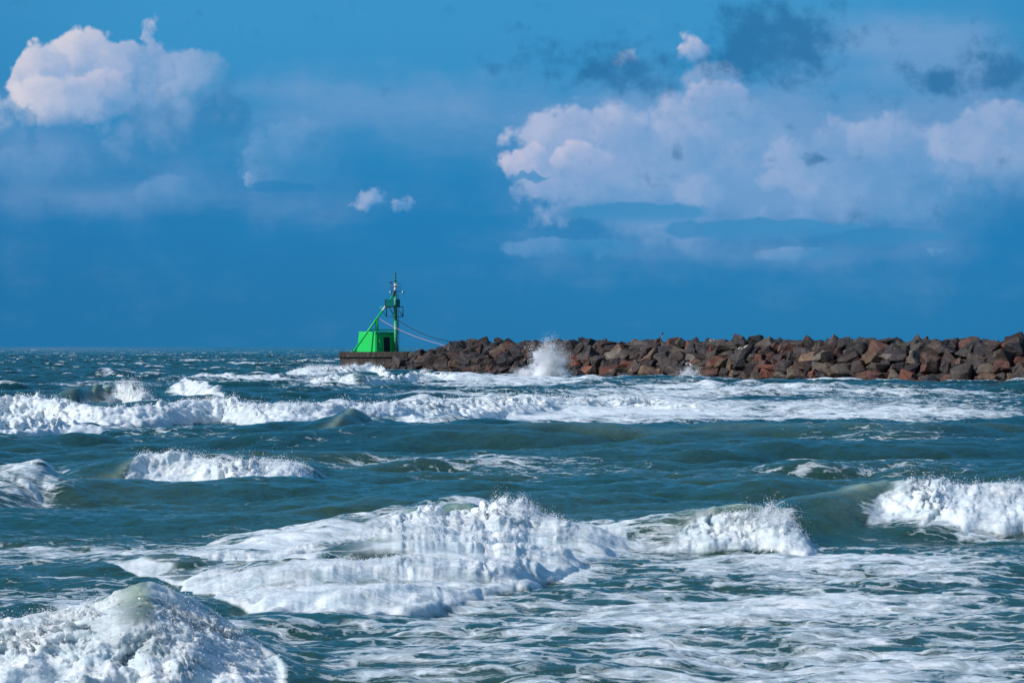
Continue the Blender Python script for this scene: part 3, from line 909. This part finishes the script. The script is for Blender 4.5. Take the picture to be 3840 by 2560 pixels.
# ------------------------------------------------------------------ jetty
TOE = np.array([(-18.0, 378), (-13.5, 370), (-7.5, 352), (-0.8, 333), (9.5, 309), (18.5, 290), (30, 264), (45, 242), (62, 219)], dtype=float)


def toe_curve():
    seg = np.hypot(*np.diff(TOE, axis=0).T)
    s = np.concatenate([[0], np.cumsum(seg)])
    ss = np.linspace(0, s[-1], 600)
    x = np.interp(ss, s, TOE[:, 0])
    y = np.interp(ss, s, TOE[:, 1])
    ker = np.hanning(81)
    ker /= ker.sum()
    pad = 40
    fx = lambda v: np.convolve(np.concatenate([2 * v[0] - v[pad:0:-1], v, 2 * v[-1] - v[-2:-pad - 2:-1]]), ker, mode='valid')
    return ss, fx(x), fx(y)


SS, TX, TY = toe_curve()


def jet(s, q):
    """point on the jetty: s along the waterline from the head, q inland from it"""
    x = np.interp(s, SS, TX)
    y = np.interp(s, SS, TY)
    e = 1.0
    tx = np.interp(s + e, SS, TX) - np.interp(s - e, SS, TX)
    ty = np.interp(s + e, SS, TY) - np.interp(s - e, SS, TY)
    l = math.hypot(tx, ty)
    return x - ty / l * q, y + tx / l * q


def rock_mesh(seed):
    r = random.Random(seed)
    bm = bmesh.new()
    n = r.choice((10, 12, 13, 15, 18))
    for _ in range(n):
        v = Vector((r.gauss(0, 1), r.gauss(0, 1), r.gauss(0, 1))).normalized()
        e = 0.55
        v = Vector([math.copysign(abs(c) ** e, c) for c in v])
        bm.verts.new(v * r.uniform(0.36, 0.52))
    res = bmesh.ops.convex_hull(bm, input=bm.verts)
    bmesh.ops.delete(bm, geom=[v for v in bm.verts if not v.link_faces], context='VERTS')
    bmesh.ops.dissolve_limit(bm, angle_limit=R(12), verts=bm.verts, edges=bm.edges)
    bmesh.ops.bevel(bm, geom=list(bm.edges), offset=0.028, segments=1, affect='EDGES', clamp_overlap=True)
    bmesh.ops.triangulate(bm, faces=bm.faces)
    for _ in range(3):
        long_ = [e for e in bm.edges if e.calc_length() > 0.16]
        if long_:
            bmesh.ops.subdivide_edges(bm, edges=long_, cuts=1)
            bmesh.ops.triangulate(bm, faces=[f for f in bm.faces if len(f.verts) > 3])
    bm.normal_update()
    o = Vector((seed * 3.1, seed * 1.7, 0))
    for v in bm.verts:
        d = mnoise.fractal(v.co * 2.6 + o, 1.0, 2.0, 4) * 0.05 + mnoise.noise(v.co * 9 + o) * 0.012
        v.co += v.normal * d
    bm.normal_update()
    me = bpy.data.meshes.new("boulder")
    bm.to_mesh(me)
    bm.free()
    me.materials.append(M_ROCK)
    return me


ROCKS = [rock_mesh(i + 1) for i in range(36)]
PALETTE = [  # name, colour
    ("dark brown", (0.046, 0.028, 0.020)), ("charcoal", (0.027, 0.023, 0.023)), ("purplish grey", (0.056, 0.043, 0.039)),
    ("reddish brown", (0.092, 0.041, 0.027)), ("rust red", (0.144, 0.051, 0.027)), ("tan", (0.144, 0.090, 0.053)),
    ("olive grey", (0.085, 0.067, 0.048)), ("pale grey", (0.159, 0.134, 0.107)),
]
ROWS = [  # inland offset, height, size, place name
    (-0.4, 0.05, 1.7, "at the waterline"), (0.8, 0.80, 1.85, "at the waterline"), (2.1, 1.60, 2.0, "on the lower slope"),
    (3.5, 2.30, 2.2, "on the bench"), (4.7, 3.00, 2.6, "in the upper tier"),
    (5.7, 3.42, 2.4, "on the crest"), (7.3, 3.55, 2.3, "on the crest"), (9.3, 3.45, 2.2, "behind the crest"), (11.3, 3.2, 2.2, "behind the crest"),
]


def make_rock_list():
    r = random.Random(23)
    out = []
    smax = SS[-1]
    for ri, (q, z, size, place) in enumerate(ROWS):
        s = r.uniform(0, 1)
        while s < smax:
            head = max(0.0, 1 - s / 11.0)
            zz = z * (1 - 0.55 * head)
            qq = q * (1 - 0.1 * head)
            sz = size * 0.90 * r.uniform(0.66, 1.36)
            if ri >= 4:
                sz = size * 0.84 * r.uniform(0.72, 1.22)
            if ri < 4 and r.random() < 0.08:
                sz *= 1.25
            x, y = jet(s, qq + r.uniform(-0.35, 0.35))
            zz += r.uniform(-0.25, 0.22)
            if ri in (5, 6) and r.random() < 0.06:
                zz += 0.40
            k = [5, 4, 4, 4, 1.3, 1.6, 2.6, .9]
            upper = ri >= 4
            left = s < 60
            if upper:
                k = [6, 5, 5, 3, 0.7, 0.7, 2.0, 0.3]  # shade on the upper tiers painted in as darker stone colours
            if left:
                k = [7, 6, 4, 2, 0.3, 0.6, 1.0, 0.1]
            if not upper and not left:
                k = [3.5, 2.0, 3.5, 4.5, 2.0, 2.4, 3.2, 1.0]
            if ri <= 0:
                k = [6, 7, 3, 3, .4, .4, 1, 0]
            ci = r.choices(range(len(PALETTE)), k)[0]
            out.append(dict(ri=ri, s=s, loc=(x, y, zz), rot=(r.uniform(-.5, .5), r.uniform(-.5, .5), r.uniform(0, 6.28)),
                            sc=(sz * r.uniform(.95, 1.3), sz * r.uniform(.8, 1.05), sz * r.uniform(.62, .92)), ci=ci, me=r.randrange(len(ROCKS)),
                            tint=r.uniform(0.75, 1.2) * (0.82 if s < 60 else 1.0), place=place))
            s += sz * r.uniform(0.80, 1.05)
    return out


ROCKLIST = make_rock_list()
VISIBLE = [int(q) for q in '16 19 26 29 34 46 51 54 66 72 76 79 87 90 92 126 130 131 133 135 138 139 142 143 144 145 148 151 153 154 155 157 158 159 161 163 164 166 168 170 171 172 174 175 176 177 178 180 181 183 184 186 187 188 189 190 191 192 193 194 195 196 198 199 200 201 203 204 205 206 207 211 212 214 215 216 217 239 243 244 245 247 251 252 254 255 256 258 260 261 262 263 264 265 266 268 269 270 271 272 273 275 276 277 279 280 281 282 283 285 286 287 288 289 290 291 292 293 294 295 297 298 300 302 303 304 305 306 307 308 309 310 312 313 314 315 316 319 320 321 322 344 347 349 350 352 357 358 359 362 363 364 365 366 367 369 370 371 372 374 375 376 379 380 381 382 383 384 385 388 389 391 392 393 394 395 396 397 398 399 400 401 402 403 404 406 407 409 410 411 413 414 415 416 417 419 420 442 446 447 448 451 453 454 456 457 461 462 463 464 465 466 468 469 472 473 474 475 476 478 479 480 481 483 484 485 487 488 489 490 491 492 493 494 495 496 497 498 500 502 503 504 505 506 507 508 509 510 511 541 544 547 550 556 561 564 566 567 572 574 576 577 578 579 581 582 583 584 585 586 587 588 590 591 592 595 596 598 600 601 602 605 606 607 610 646 648 658 663 673 674 681 685 692 697 699 705 712 714 763 817'.split()]  # the boulders that show largest in the photo
LIMED = {681, 488, 288}      # boulders the birds have streaked white
WEEDY = {138}                 # the one yellow with weed


def ordinal(n):
    w = ["nearest", "second", "third", "fourth", "fifth", "sixth", "seventh", "eighth", "ninth", "tenth", "eleventh", "twelfth"]
    if n <= len(w):
        return w[n - 1]
    return f"{n}{'th' if 10 <= n % 100 <= 20 else {1: 'st', 2: 'nd', 3: 'rd'}.get(n % 10, 'th')}"


def build_rocks():
    vis = VISIBLE if VISIBLE is not None else list(range(len(ROCKLIST)))
    visset = set(vis)
    rank = {}
    for i in sorted(vis, key=lambda i: ROCKLIST[i]['loc'][0] / ROCKLIST[i]['loc'][1]):
        k = ROCKLIST[i]
        k['name'] = "weedy yellow" if i in WEEDY else "white streaked" if i in LIMED else PALETTE[k['ci']][0]
        key = (k['name'], k['place'])
        rank.setdefault(key, []).append(i)
        k['rank'] = len(rank[key])
    co_all, f_all, c_all, off = [], [], [], 0
    for i, k in enumerate(ROCKLIST):
        col = [c * k['tint'] for c in PALETTE[k['ci']][1]] if i not in WEEDY else [0.17, 0.125, 0.04]
        if i in visset:
            o = bpy.data.objects.new("boulder", ROCKS[k['me']])
            o.location = k['loc']
            o.rotation_euler = k['rot']
            o.scale = k['sc']
            o.color = (*col, 1)
            C.objects.link(o)
            if i in LIMED:
                o.material_slots[0].link = 'OBJECT'
                o.material_slots[0].material = M_LIME
            tag(o, f"{k['name']} boulder {k['place']} of the jetty, {ordinal(k['rank'])} such one from the beacon", "boulder", "boulders piled on the jetty")
        else:
            me = ROCKS[k['me']]
            n = len(me.vertices)
            c = np.empty(n * 3, dtype=np.float32)
            me.vertices.foreach_get('co', c)
            from mathutils import Euler
            M = np.array(Euler(k['rot']).to_matrix()) * np.array(k['sc'])[None, :]
            c = c.reshape(-1, 3) @ M.T + np.array(k['loc'])
            f = np.empty(len(me.polygons) * 3, dtype=np.int32)
            me.polygons.foreach_get('vertices', f)
            co_all.append(c)
            f_all.append(f.reshape(-1, 3) + off)
            c_all.append(np.tile(np.array(col), (n, 1)))
            off += n
    if co_all:
        me = mesh_np("rubble", np.concatenate(co_all), None, np.concatenate(f_all), smooth=False, attrs=dict(Col=np.concatenate(c_all)))
        o = obj("rubble", me, M_RUBBLE)
        tag(o, "mass of half hidden brown boulders filling the jetty", "rubble", None, 'stuff')
    # core of the mound under the boulders
    prof = [(-3.0, -2.2), (-0.4, -0.5), (2.6, 1.2), (4.6, 2.3), (5.6, 3.1), (9.5, 3.2), (12.0, 2.4), (18.0, -2.0)]
    ss = np.linspace(2, SS[-1], 90)
    co, at = [], []
    for s in ss:
        head = max(0.0, 1 - s / 11.0)
        for q, z in prof:
            x, y = jet(s, q)
            co.append((x, y, z * (1 - 0.6 * head) - 0.5 * head))
    n = len(prof)
    i = np.arange(len(ss) * n).reshape(len(ss), n)
    quads = np.stack([i[:-1, :-1], i[:-1, 1:], i[1:, 1:], i[1:, :-1]], -1).reshape(-1, 4)
    me = mesh_np("jetty_mound", np.array(co), quads, attrs=dict(Col=np.tile(np.array((0.035, 0.028, 0.026)), (len(co), 1))))
    o = obj("jetty_mound", me, M_RUBBLE)
    tag(o, "dark stone core of the jetty under the boulders", "mound", None, 'structure')


build_rocks()


# ------------------------------------------------------------------ beacon
def tube(bm, p0, p1, r0, r1=None, seg=14, cap=True):
    p0, p1 = Vector(p0), Vector(p1)
    r1 = r0 if r1 is None else r1
    d = (p1 - p0).normalized()
    a = d.orthogonal().normalized()
    b = d.cross(a)
    ra = [bm.verts.new(p0 + (a * math.cos(t) + b * math.sin(t)) * r0) for t in [2 * math.pi * i / seg for i in range(seg)]]
    rb = [bm.verts.new(p1 + (a * math.cos(t) + b * math.sin(t)) * r1) for t in [2 * math.pi * i / seg for i in range(seg)]]
    for i in range(seg):
        f = bm.faces.new((ra[i], ra[(i + 1) % seg], rb[(i + 1) % seg], rb[i]))
        f.smooth = True
    if cap:
        bm.faces.new(ra[::-1])
        bm.faces.new(rb)


def path_tube(bm, pts, r, seg=8):
    for a, b in zip(pts[:-1], pts[1:]):
        tube(bm, a, b, r, seg=seg)


def box(bm, c, sx, sy, sz, rot=0.0, bev=0.0):
    M = Matrix.Translation(c) @ Matrix.Rotation(rot, 4, 'Z') @ Matrix.Diagonal((sx, sy, sz, 1))
    r = bmesh.ops.create_cube(bm, size=1.0, matrix=M)
    if bev:
        es = {e for v in r['verts'] for e in v.link_edges}
        bmesh.ops.bevel(bm, geom=list(es), offset=bev, segments=2, affect='EDGES')


def ring(bm, c, rad, r, seg=24):
    pts = [Vector(c) + Vector((math.cos(2 * math.pi * i / seg) * rad, math.sin(2 * math.pi * i / seg) * rad, 0)) for i in range(seg + 1)]
    path_tube(bm, pts, r, 6)


BASE = Vector((-15.86, 386.0, 2.82))


def build_platform():
    bm = bmesh.new()
    # plan of a broad caisson head with a corbelled cap, listed as (scale, z)
    plan = [(-7.4, -4.0), (1.8, -4.0), (3.4, -2.4), (3.4, 5.0), (-5.2, 5.6), (-7.4, 3.6)]
    cx, cy = -2.0, 0.6
    lev = [(0.965, -6.0), (0.965, -0.92), (1.0, -0.70), (1.0, 0.0)]
    rings_ = []
    for sc, z in lev:
        rings_.append([bm.verts.new((cx + (x - cx) * sc, cy + (y - cy) * sc, z)) for x, y in plan])
    n = len(plan)
    for a, b in zip(rings_[:-1], rings_[1:]):
        for i in range(n):
            bm.faces.new((a[i], a[(i + 1) % n], b[(i + 1) % n], b[i]))
    bm.faces.new(rings_[-1])
    bm.faces.new(rings_[0][::-1])
    bmesh.ops.bevel(bm, geom=[e for e in bm.edges if all(abs(v.co.z) < 1e-4 for v in e.verts)], offset=0.06, segments=2, affect='EDGES')
    es = [e for e in bm.edges if e.calc_length() > 0.7]
    bmesh.ops.subdivide_edges(bm, edges=es, cuts=6, use_grid_fill=True)
    for v in bm.verts:
        v.co += Vector((mnoise.noise(v.co * 1.7), mnoise.noise(v.co * 1.7 + Vector((9, 0, 0))), 0)) * 0.05
    o = done(bm, "concrete_platform", M_CONC)
    o.location = BASE
    tag(o, "stained grey brown concrete platform carrying the green beacon above breaking waves", "platform")


def build_beacon():
    root = empty("harbour_beacon", BASE)
    tag(root, "bright green harbour beacon with hut, mast and sloping strut on the concrete platform", "beacon")
    # hut: battered walls, rounded rim
    bm = bmesh.new()
    base = [Vector((-2.54, -2.0, 0)), Vector((0.50, 1.0, 0)), Vector((-2.1, 3.6, 0)), Vector((-5.28, 0.65, 0))]
    cen = sum(base, Vector()) / 4
    lv = [(1.0, 0.0), (0.915, 2.55), (0.90, 2.68), (0.86, 2.74)]
    rr = []
    for sc, z in lv:
        rr.append([bm.verts.new(Vector((cen.x + (p.x - cen.x) * sc, cen.y + (p.y - cen.y) * sc, z))) for p in base])
    for a, b in zip(rr[:-1], rr[1:]):
        for i in range(4):
            bm.faces.new((a[i], a[(i + 1) % 4], b[(i + 1) % 4], b[i]))
    bm.faces.new(rr[-1])
    bmesh.ops.bevel(bm, geom=[e for e in bm.edges if abs(e.verts[0].co.z - e.verts[1].co.z) > 1], offset=0.10, segments=2, affect='EDGES')
    hut = done(bm, "hut", M_GREEN, root)
    # right face frame of reference
    p0, p1 = base[0], base[1]
    ax = (p1 - p0).normalized()
    nrm = Vector((ax.y, -ax.x, 0))
    W = (p1 - p0).length
    tilt = lambda z: -(1 - (1 - 0.085 * z / 2.55)) * 1.9         # inward batter at height z

    def onface(u, z, out=0.0):
        q = p0 + ax * (W * u) + nrm * (out + tilt(z))
        return Vector((q.x, q.y, z))

    def slab(bm, u0, u1, z0, z1, o0, o1):
        vs = [onface(u, z, o) for o in (o0, o1) for (u, z) in ((u0, z0), (u1, z0), (u1, z1), (u0, z1))]
        v = [bm.verts.new(x) for x in vs]
        for f in ((0, 1, 2, 3), (7, 6, 5, 4), (0, 4, 5, 1), (1, 5, 6, 2), (2, 6, 7, 3), (3, 7, 4, 0)):
            bm.faces.new([v[i] for i in f])

    bm = bmesh.new()
    slab(bm, 0.335, 0.615, 0.02, 1.98, -0.10, 0.012)  # near-black slab on the wall, painting in the unlit inside of the hut
    dr = done(bm, "doorway", M_BLACK, hut)
    bm = bmesh.new()
    slab(bm, 0.615, 0.66, 0.0, 2.02, -0.05, 0.10)
    slab(bm, 0.295, 0.335, 0.0, 2.02, -0.05, 0.07)
    slab(bm, 0.335, 0.615, 1.98, 2.06, -0.05, 0.07)
    done(bm, "door_frame", M_GREEN, hut)
    bm = bmesh.new()
    slab(bm, -0.01, 1.0, 2.44, 2.62, -0.05, 0.10)
    done(bm, "roof_rim", M_MAST, hut)
    bm = bmesh.new()
    path_tube(bm, [onface(0.16, 2.5, 0.12), onface(0.15, 1.6, 0.10), onface(0.17, 0.9, 0.10), onface(0.21, 0.45, 0.12)], 0.045)
    done(bm, "drain_pipe", M_MAST, hut)
    bm = bmesh.new()
    box(bm, onface(0.22, 0.38, 0.12), 0.16, 0.14, 0.2, 0.78, 0.02)
    done(bm, "pipe_box", M_TEAL, hut)
    # mast
    bm = bmesh.new()
    tube(bm, (0.06, 0, 0), (0.04, 0, 4.4), 0.25, 0.235, 24)
    tube(bm, (0.04, 0, 4.4), (0, 0, 8.15), 0.23, 0.17, 24)
    mast = done(bm, "mast", M_MAST, root)
    bm = bmesh.new()
    tube(bm, (0, 0, 0.0), (0, 0, 0.10), 0.34, 0.34, 16)
    done(bm, "foot_flange", M_GREEN, mast)
    # ladder and cables up the shaded side of the mast
    bm = bmesh.new()
    for dx in (0.32, 0.52):
        tube(bm, (dx, 0.12, 0.0), (dx - 0.08, 0.12, 7.9), 0.028, seg=6)
    for i in range(26):
        z = 0.3 + i * 0.29
        tube(bm, (0.32 - 0.08 * z / 7.9, 0.12, z), (0.52 - 0.08 * z / 7.9, 0.12, z), 0.016, seg=5)
    done(bm, "mast_ladder", M_DARKBAR, root)
    bm = bmesh.new()
    path_tube(bm, [(0.30, -0.06, 4.35), (0.40, -0.1, 3.6), (0.37, -0.16, 3.0), (0.29, -0.20, 2.3), (0.33, -0.16, 1.9), (0.40, -.10, 0.1)], 0.03, 6)
    done(bm, "power_cable", M_CABLE, root)
    # strut with cross pieces
    foot = Vector((-5.52, -2.75, 0.0))
    head = Vector((-0.05, 0.0, 7.95))
    bm = bmesh.new()
    tube(bm, foot, head, 0.135, 0.12, 18)
    st = done(bm, "strut", M_GREEN, root)
    at = lambda z: foot + (head - foot) * (z / head.z)
    bm = bmesh.new()
    box(bm, (foot.x, foot.y, 0.06), 0.6, 0.5, 0.12, 0.4, 0.02)
    done(bm, "strut_foot", M_GREEN, st)
    bm = bmesh.new()
    tube(bm, at(7.62) - Vector((0.06, 0, 0)), at(7.85) + Vector((0.06, 0, 0.02)), 0.20, 0.20, 14)
    done(bm, "strut_collar", M_DARKBAR, st)
    bm = bmesh.new()
    a = at(5.55)
    b = at(6.25)
    tube(bm, a, b, 0.142, 0.142, 16)
    done(bm, "white_band", M_WHITE, st)
    bm = bmesh.new()
    tube(bm, at(2.98), (0, 0, 2.98), 0.07, 0.07, 10)
    done(bm, "cross_beam", M_GREEN, root)
    # post on the roof
    pt = at(4.5)
    bm = bmesh.new()
    tube(bm, (pt.x, pt.y, 2.7), pt, 0.155, 0.155, 16)
    post = done(bm, "roof_post", M_GREEN, root)
    bm = bmesh.new()
    for dx in (-0.24, 0.24):
        tube(bm, (pt.x + dx, pt.y - .05, 2.75), (pt.x + dx, pt.y - .05, 4.2 if dx < 0 else 4.4), 0.012, seg=5)
    for i in range(11):
        z = 2.85 + i * 0.14
        tube(bm, (pt.x - 0.30, pt.y - .05, z), (pt.x - 0.16, pt.y - .05, z), 0.016, seg=5)
        tube(bm, (pt.x + 0.16, pt.y - .05, z), (pt.x + 0.31, pt.y - .05, z + 0.03), 0.016, seg=5)
    done(bm, "rung_rail", M_DARKBAR, post)
    bm = bmesh.new()
    box(bm, (pt.x + 0.05, pt.y, 4.42), 0.5, 0.3, 0.09, 0.3, 0.02)
    done(bm, "post_bracket", M_DARKBAR, post)
    bm = bmesh.new()
    box(bm, (-3.15, -1.2, 2.92), 0.28, 0.28, 0.24, 0.2, 0.05)
    done(bm, "roof_vent", M_DARKBAR, root)
    # daymark panel, two leaves meeting at the mast
    bm = bmesh.new()
    box(bm, (-0.76, -0.74, 6.62), 1.08, 0.05, 0.98, 0.02, 0.01)
    done(bm, "daymark_panel", M_TEAL, root)
    bm = bmesh.new()
    box(bm, (0.35, -0.02, 6.62), 0.70, 0.05, 0.98, 0.55, 0.01)
    done(bm, "daymark_panel", M_TEAL, root)
    bm = bmesh.new()
    box(bm, (-1.325, -0.76, 6.62), 0.05, 0.09, 1.0)
    box(bm, (-0.76, -0.79, 6.135), 1.06, 0.05, 0.06)
    box(bm, (-0.2, -0.36, 6.2), 0.06, 0.72, 0.06)
    done(bm, "panel_edge", M_DARKBAR, root)
    # maintenance frame below the panel
    bm = bmesh.new()
    r = 0.045
    x0, x1, z0, z1 = -1.19, 1.06, 4.78, 6.08
    for yy in (-0.55, 0.55):
        tube(bm, (x0, yy, z1), (x1, yy, z1), r, seg=8)
        tube(bm, (x0, yy, z0), (x1, yy, z0), r, seg=8)
        tube(bm, (x0, yy, z0), (x0, yy, z1), r, seg=8)
        tube(bm, (x1, yy, z0), (x1, yy, z1), r, seg=8)
        tube(bm, (-0.88, yy, z1), (-0.12, yy, z0 + 0.12), r, seg=8)
        tube(bm, (0.38, yy, z1 - 0.25), (x1, yy, z0), r, seg=8)
    for xx in (x0, x1):
        for zz in (z0, z1):
            tube(bm, (xx, -0.55, zz), (xx, 0.55, zz), r, seg=8)
    fr = done(bm, "work_frame", M_DARKBAR, root)
    bm = bmesh.new()
    tube(bm, (-2.02, -0.75, 6.08), (-1.19, -0.57, 6.08), 0.04, seg=8)
    tube(bm, (-2.02, -0.75, 6.08), (-1.19, -0.57, 4.80), 0.04, seg=8)
    tube(bm, (-1.16, -0.61, 4.80), (-1.16, -0.61, 6.08), 0.03, seg=8)
    done(bm, "frame_bracket", M_GREEN, fr)
    # top: cross arm, gallery, lantern
    bm = bmesh.new()
    box(bm, (0, 0, 8.18), 1.45, 0.12, 0.09, 0, 0.01)
    box(bm, (0, 0, 8.19), 0.9, 0.8, 0.05, 0.3, 0.01)
    tube(bm, (-0.62, 0, 8.16), (-0.75, 0, 8.05), 0.03, seg=6)
    tube(bm, (0.72, 0, 8.2), (1.02, 0, 8.2), 0.02, seg=6)
    done(bm, "cross_arm", M_DARKBAR, root)
    for sx in (-0.66, 1.03):
        bm = bmesh.new()
        tube(bm, (sx, -0.02, 7.93), (sx, -0.02, 8.22), 0.095, 0.10, 12)
        lm = done(bm, "side_lamp", M_WHITE, root)
        bm = bmesh.new()
        tube(bm, (sx + 0.10, 0.03, 7.92), (sx + 0.10, 0.03, 8.23), 0.06, 0.06, 8)
        done(bm, "lamp_housing", M_DARKBAR, lm)
    bm = bmesh.new()
    for zz in (8.75, 9.2):
        ring(bm, (0.06, 0, zz), 0.70, 0.017, 20)
    for k in range(8):
        t = 2 * math.pi * (k + 0.3) / 8
        tube(bm, (0.06 + 0.70 * math.cos(t), 0.70 * math.sin(t), 8.22), (0.06 + 0.70 * math.cos(t), 0.70 * math.sin(t), 9.2), 0.014, seg=5)
    for k in range(2):
        t = math.pi * k
        tube(bm, (0.14 * math.cos(t) + .06, 0, 8.75), (0.06 + 0.70 * math.cos(t), 0, 8.75), 0.022, seg=5)
    done(bm, "gallery_rail", M_DARKBAR, root)
    bm = bmesh.new()
    tube(bm, (0, 0, 8.2), (0.01, 0, 8.82), 0.155, 0.145, 16)
    tube(bm, (0.01, 0, 8.82), (0.02, 0, 9.28), 0.20, 0.17, 16)
    ln = done(bm, "lantern_housing", M_WHITE, root)
    bm = bmesh.new()
    box(bm, (0.20, -0.12, 9.1), 0.2, 0.2, 0.16, 0.2, 0.03)
    done(bm, "service_box", M_WHITE, ln)
    bm = bmesh.new()
    tube(bm, (0.02, 0, 9.28), (0.04, 0, 9.60), 0.13, 0.11, 14)
    tube(bm, (0.04, 0, 9.60), (0.04, 0, 9.68), 0.24, 0.24, 16)
    tube(bm, (0.04, 0, 9.68), (0.04, 0, 10.05), 0.085, 0.085, 12)
    tube(bm, (0.04, 0, 10.05), (0.03, 0, 10.32), 0.135, 0.12, 14)
    done(bm, "lantern_top", M_TEAL, root)


build_platform()
build_beacon()


# ------------------------------------------------------------------ lines, birds, plank
def hanging(name, a, b, sag, r, mat, label, cat, tail=None):
    pts = []
    for i in range(25):
        t = i / 24
        p = a.lerp(b, t)
        p.z -= sag * 4 * t * (1 - t)
        pts.append(p)
    if tail:
        pts += tail
    bm = bmesh.new()
    path_tube(bm, pts, r, 8)
    o = done(bm, name, mat)
    tag(o, label, cat)


hanging("mooring_rope", BASE + Vector((-2.10, -1.15, 4.46)), gw(1642, 1287, 372), 0.36, 0.030, M_PINK,
        "pink rope sagging from the beacon strut down to the boulders", "rope", [gw(1668, 1297, 370), gw(1690, 1315, 366)])
hanging("power_line", BASE + Vector((0.25, -0.1, 4.38)), gw(1672, 1277, 370), 0.42, 0.05, M_CABLE,
        "dark cable sagging from the beacon mast to the crest boulders", "cable", [gw(1705, 1284, 365), gw(1735, 1292, 361)])


def bird(name, loc, heading, upright, label):
    """one continuous body grown from joints"""
    me = bpy.data.meshes.new("body")
    if upright:
        pts = [(0, 0, .20), (0.02, 0, .10), (.04, 0, 0.0), (.07, 0, -.10), (-.02, 0, .29), (-.04, 0, .345), (-.11, 0, .335), (-.16, 0, .315)]
        rad = [.060, .075, .070, .03, .045, .050, .016, .007]
        ed = [(0, 1), (1, 2), (2, 3), (0, 4), (4, 5), (5, 6), (6, 7)]
    else:
        pts = [(0, 0, .16), (.10, 0, .15), (.22, 0, .17), (.36, 0, .205), (-.09, 0, .19), (-.155, 0, .25), (-.21, 0, .245), (-.25, 0, .235)]
        rad = [.085, .075, .040, .012, .075, .055, .018, .008]
        ed = [(0, 1), (1, 2), (2, 3), (0, 4), (4, 5), (5, 6), (6, 7)]
    me.from_pydata(pts, ed, [])
    root = empty(name, loc)
    root.rotation_euler = (0, 0, heading)
    o = obj("body", me, M_BIRD, root)
    m = o.modifiers.new("skin", 'SKIN')
    for i, v in enumerate(o.data.skin_vertices[0].data):
        v.radius = (rad[i], rad[i])
        v.use_root = (i == 0)
    s = o.modifiers.new("sub", 'SUBSURF')
    s.levels = s.render_levels = 2
    for y in (-0.03, 0.03):
        bm = bmesh.new()
        b = -0.02 if not upright else -0.12
        tube(bm, (0.02, y, 0.11 if not upright else .02), (0.02, y, b), 0.009, seg=6)
        for dx in (-0.05, 0.03):
            tube(bm, (0.02, y, b), (0.02 + dx, y * 1.3, b), 0.007, seg=5)
        done(bm, "leg", M_BIRD, root)
    # folded wings along the flanks
    for y in (-1, 1):
        bm = bmesh.new()
        if upright:
            q = [(-.01, .055 * y, .20), (.045, .075 * y, .12), (.075, .055 * y, -.02), (.085, .02 * y, -.13)]
            w = [.035, .05, .035, .01]
        else:
            q = [(-.07, .055 * y, .19), (.04, .085 * y, .18), (.17, .06 * y, .19), (.30, .02 * y, .21)]
            w = [.03, .05, .035, .008]
        for (a, ra), (b2, rb) in zip(list(zip(q, w))[:-1], list(zip(q, w))[1:]):
            tube(bm, a, b2, ra, rb, 8)
        done(bm, "wing", M_BIRD, root)
    tag(root, label, "bird", "birds resting on the beacon")


bird("seabird", BASE + Vector((0.03, 0, 10.44)), 0.15, True, "black bird perched upright on the very top of the beacon mast")
bird("seabird", BASE + Vector((-0.62, -0.08, 9.225)), 0.0, False, "black bird sitting level on the gallery rail below the mast top")

bm = bmesh.new()
c = gw(2480, 1256, 306)
a = c + Vector((-0.22, 0, -0.45))
b = c + Vector((0.22, 0, 0.30))
d = (b - a).normalized()
M = Matrix.Translation((a + b) / 2) @ d.to_track_quat('Z', 'Y').to_matrix().to_4x4() @ Matrix.Diagonal((0.19, 0.12, (b - a).length, 1))
bmesh.ops.create_cube(bm, size=1.0, matrix=M)
bmesh.ops.bevel(bm, geom=list(bm.edges), offset=0.02, segments=1, affect='EDGES')
rt = empty("wooden_stake", c)
o = done(bm, "plank", M_WOOD, rt)
o.matrix_parent_inverse = Matrix.Translation(-c)
bm = bmesh.new()
tube(bm, c + Vector((0.0, -0.12, -0.02)), c + Vector((0.10, -0.12, -0.38)), 0.025, 0.02, 8)
o = done(bm, "side_stick", M_PALEWOOD, rt)
o.matrix_parent_inverse = Matrix.Translation(-c)
tag(rt, "dark leaning wooden stake standing up from the jetty crest", "stake")
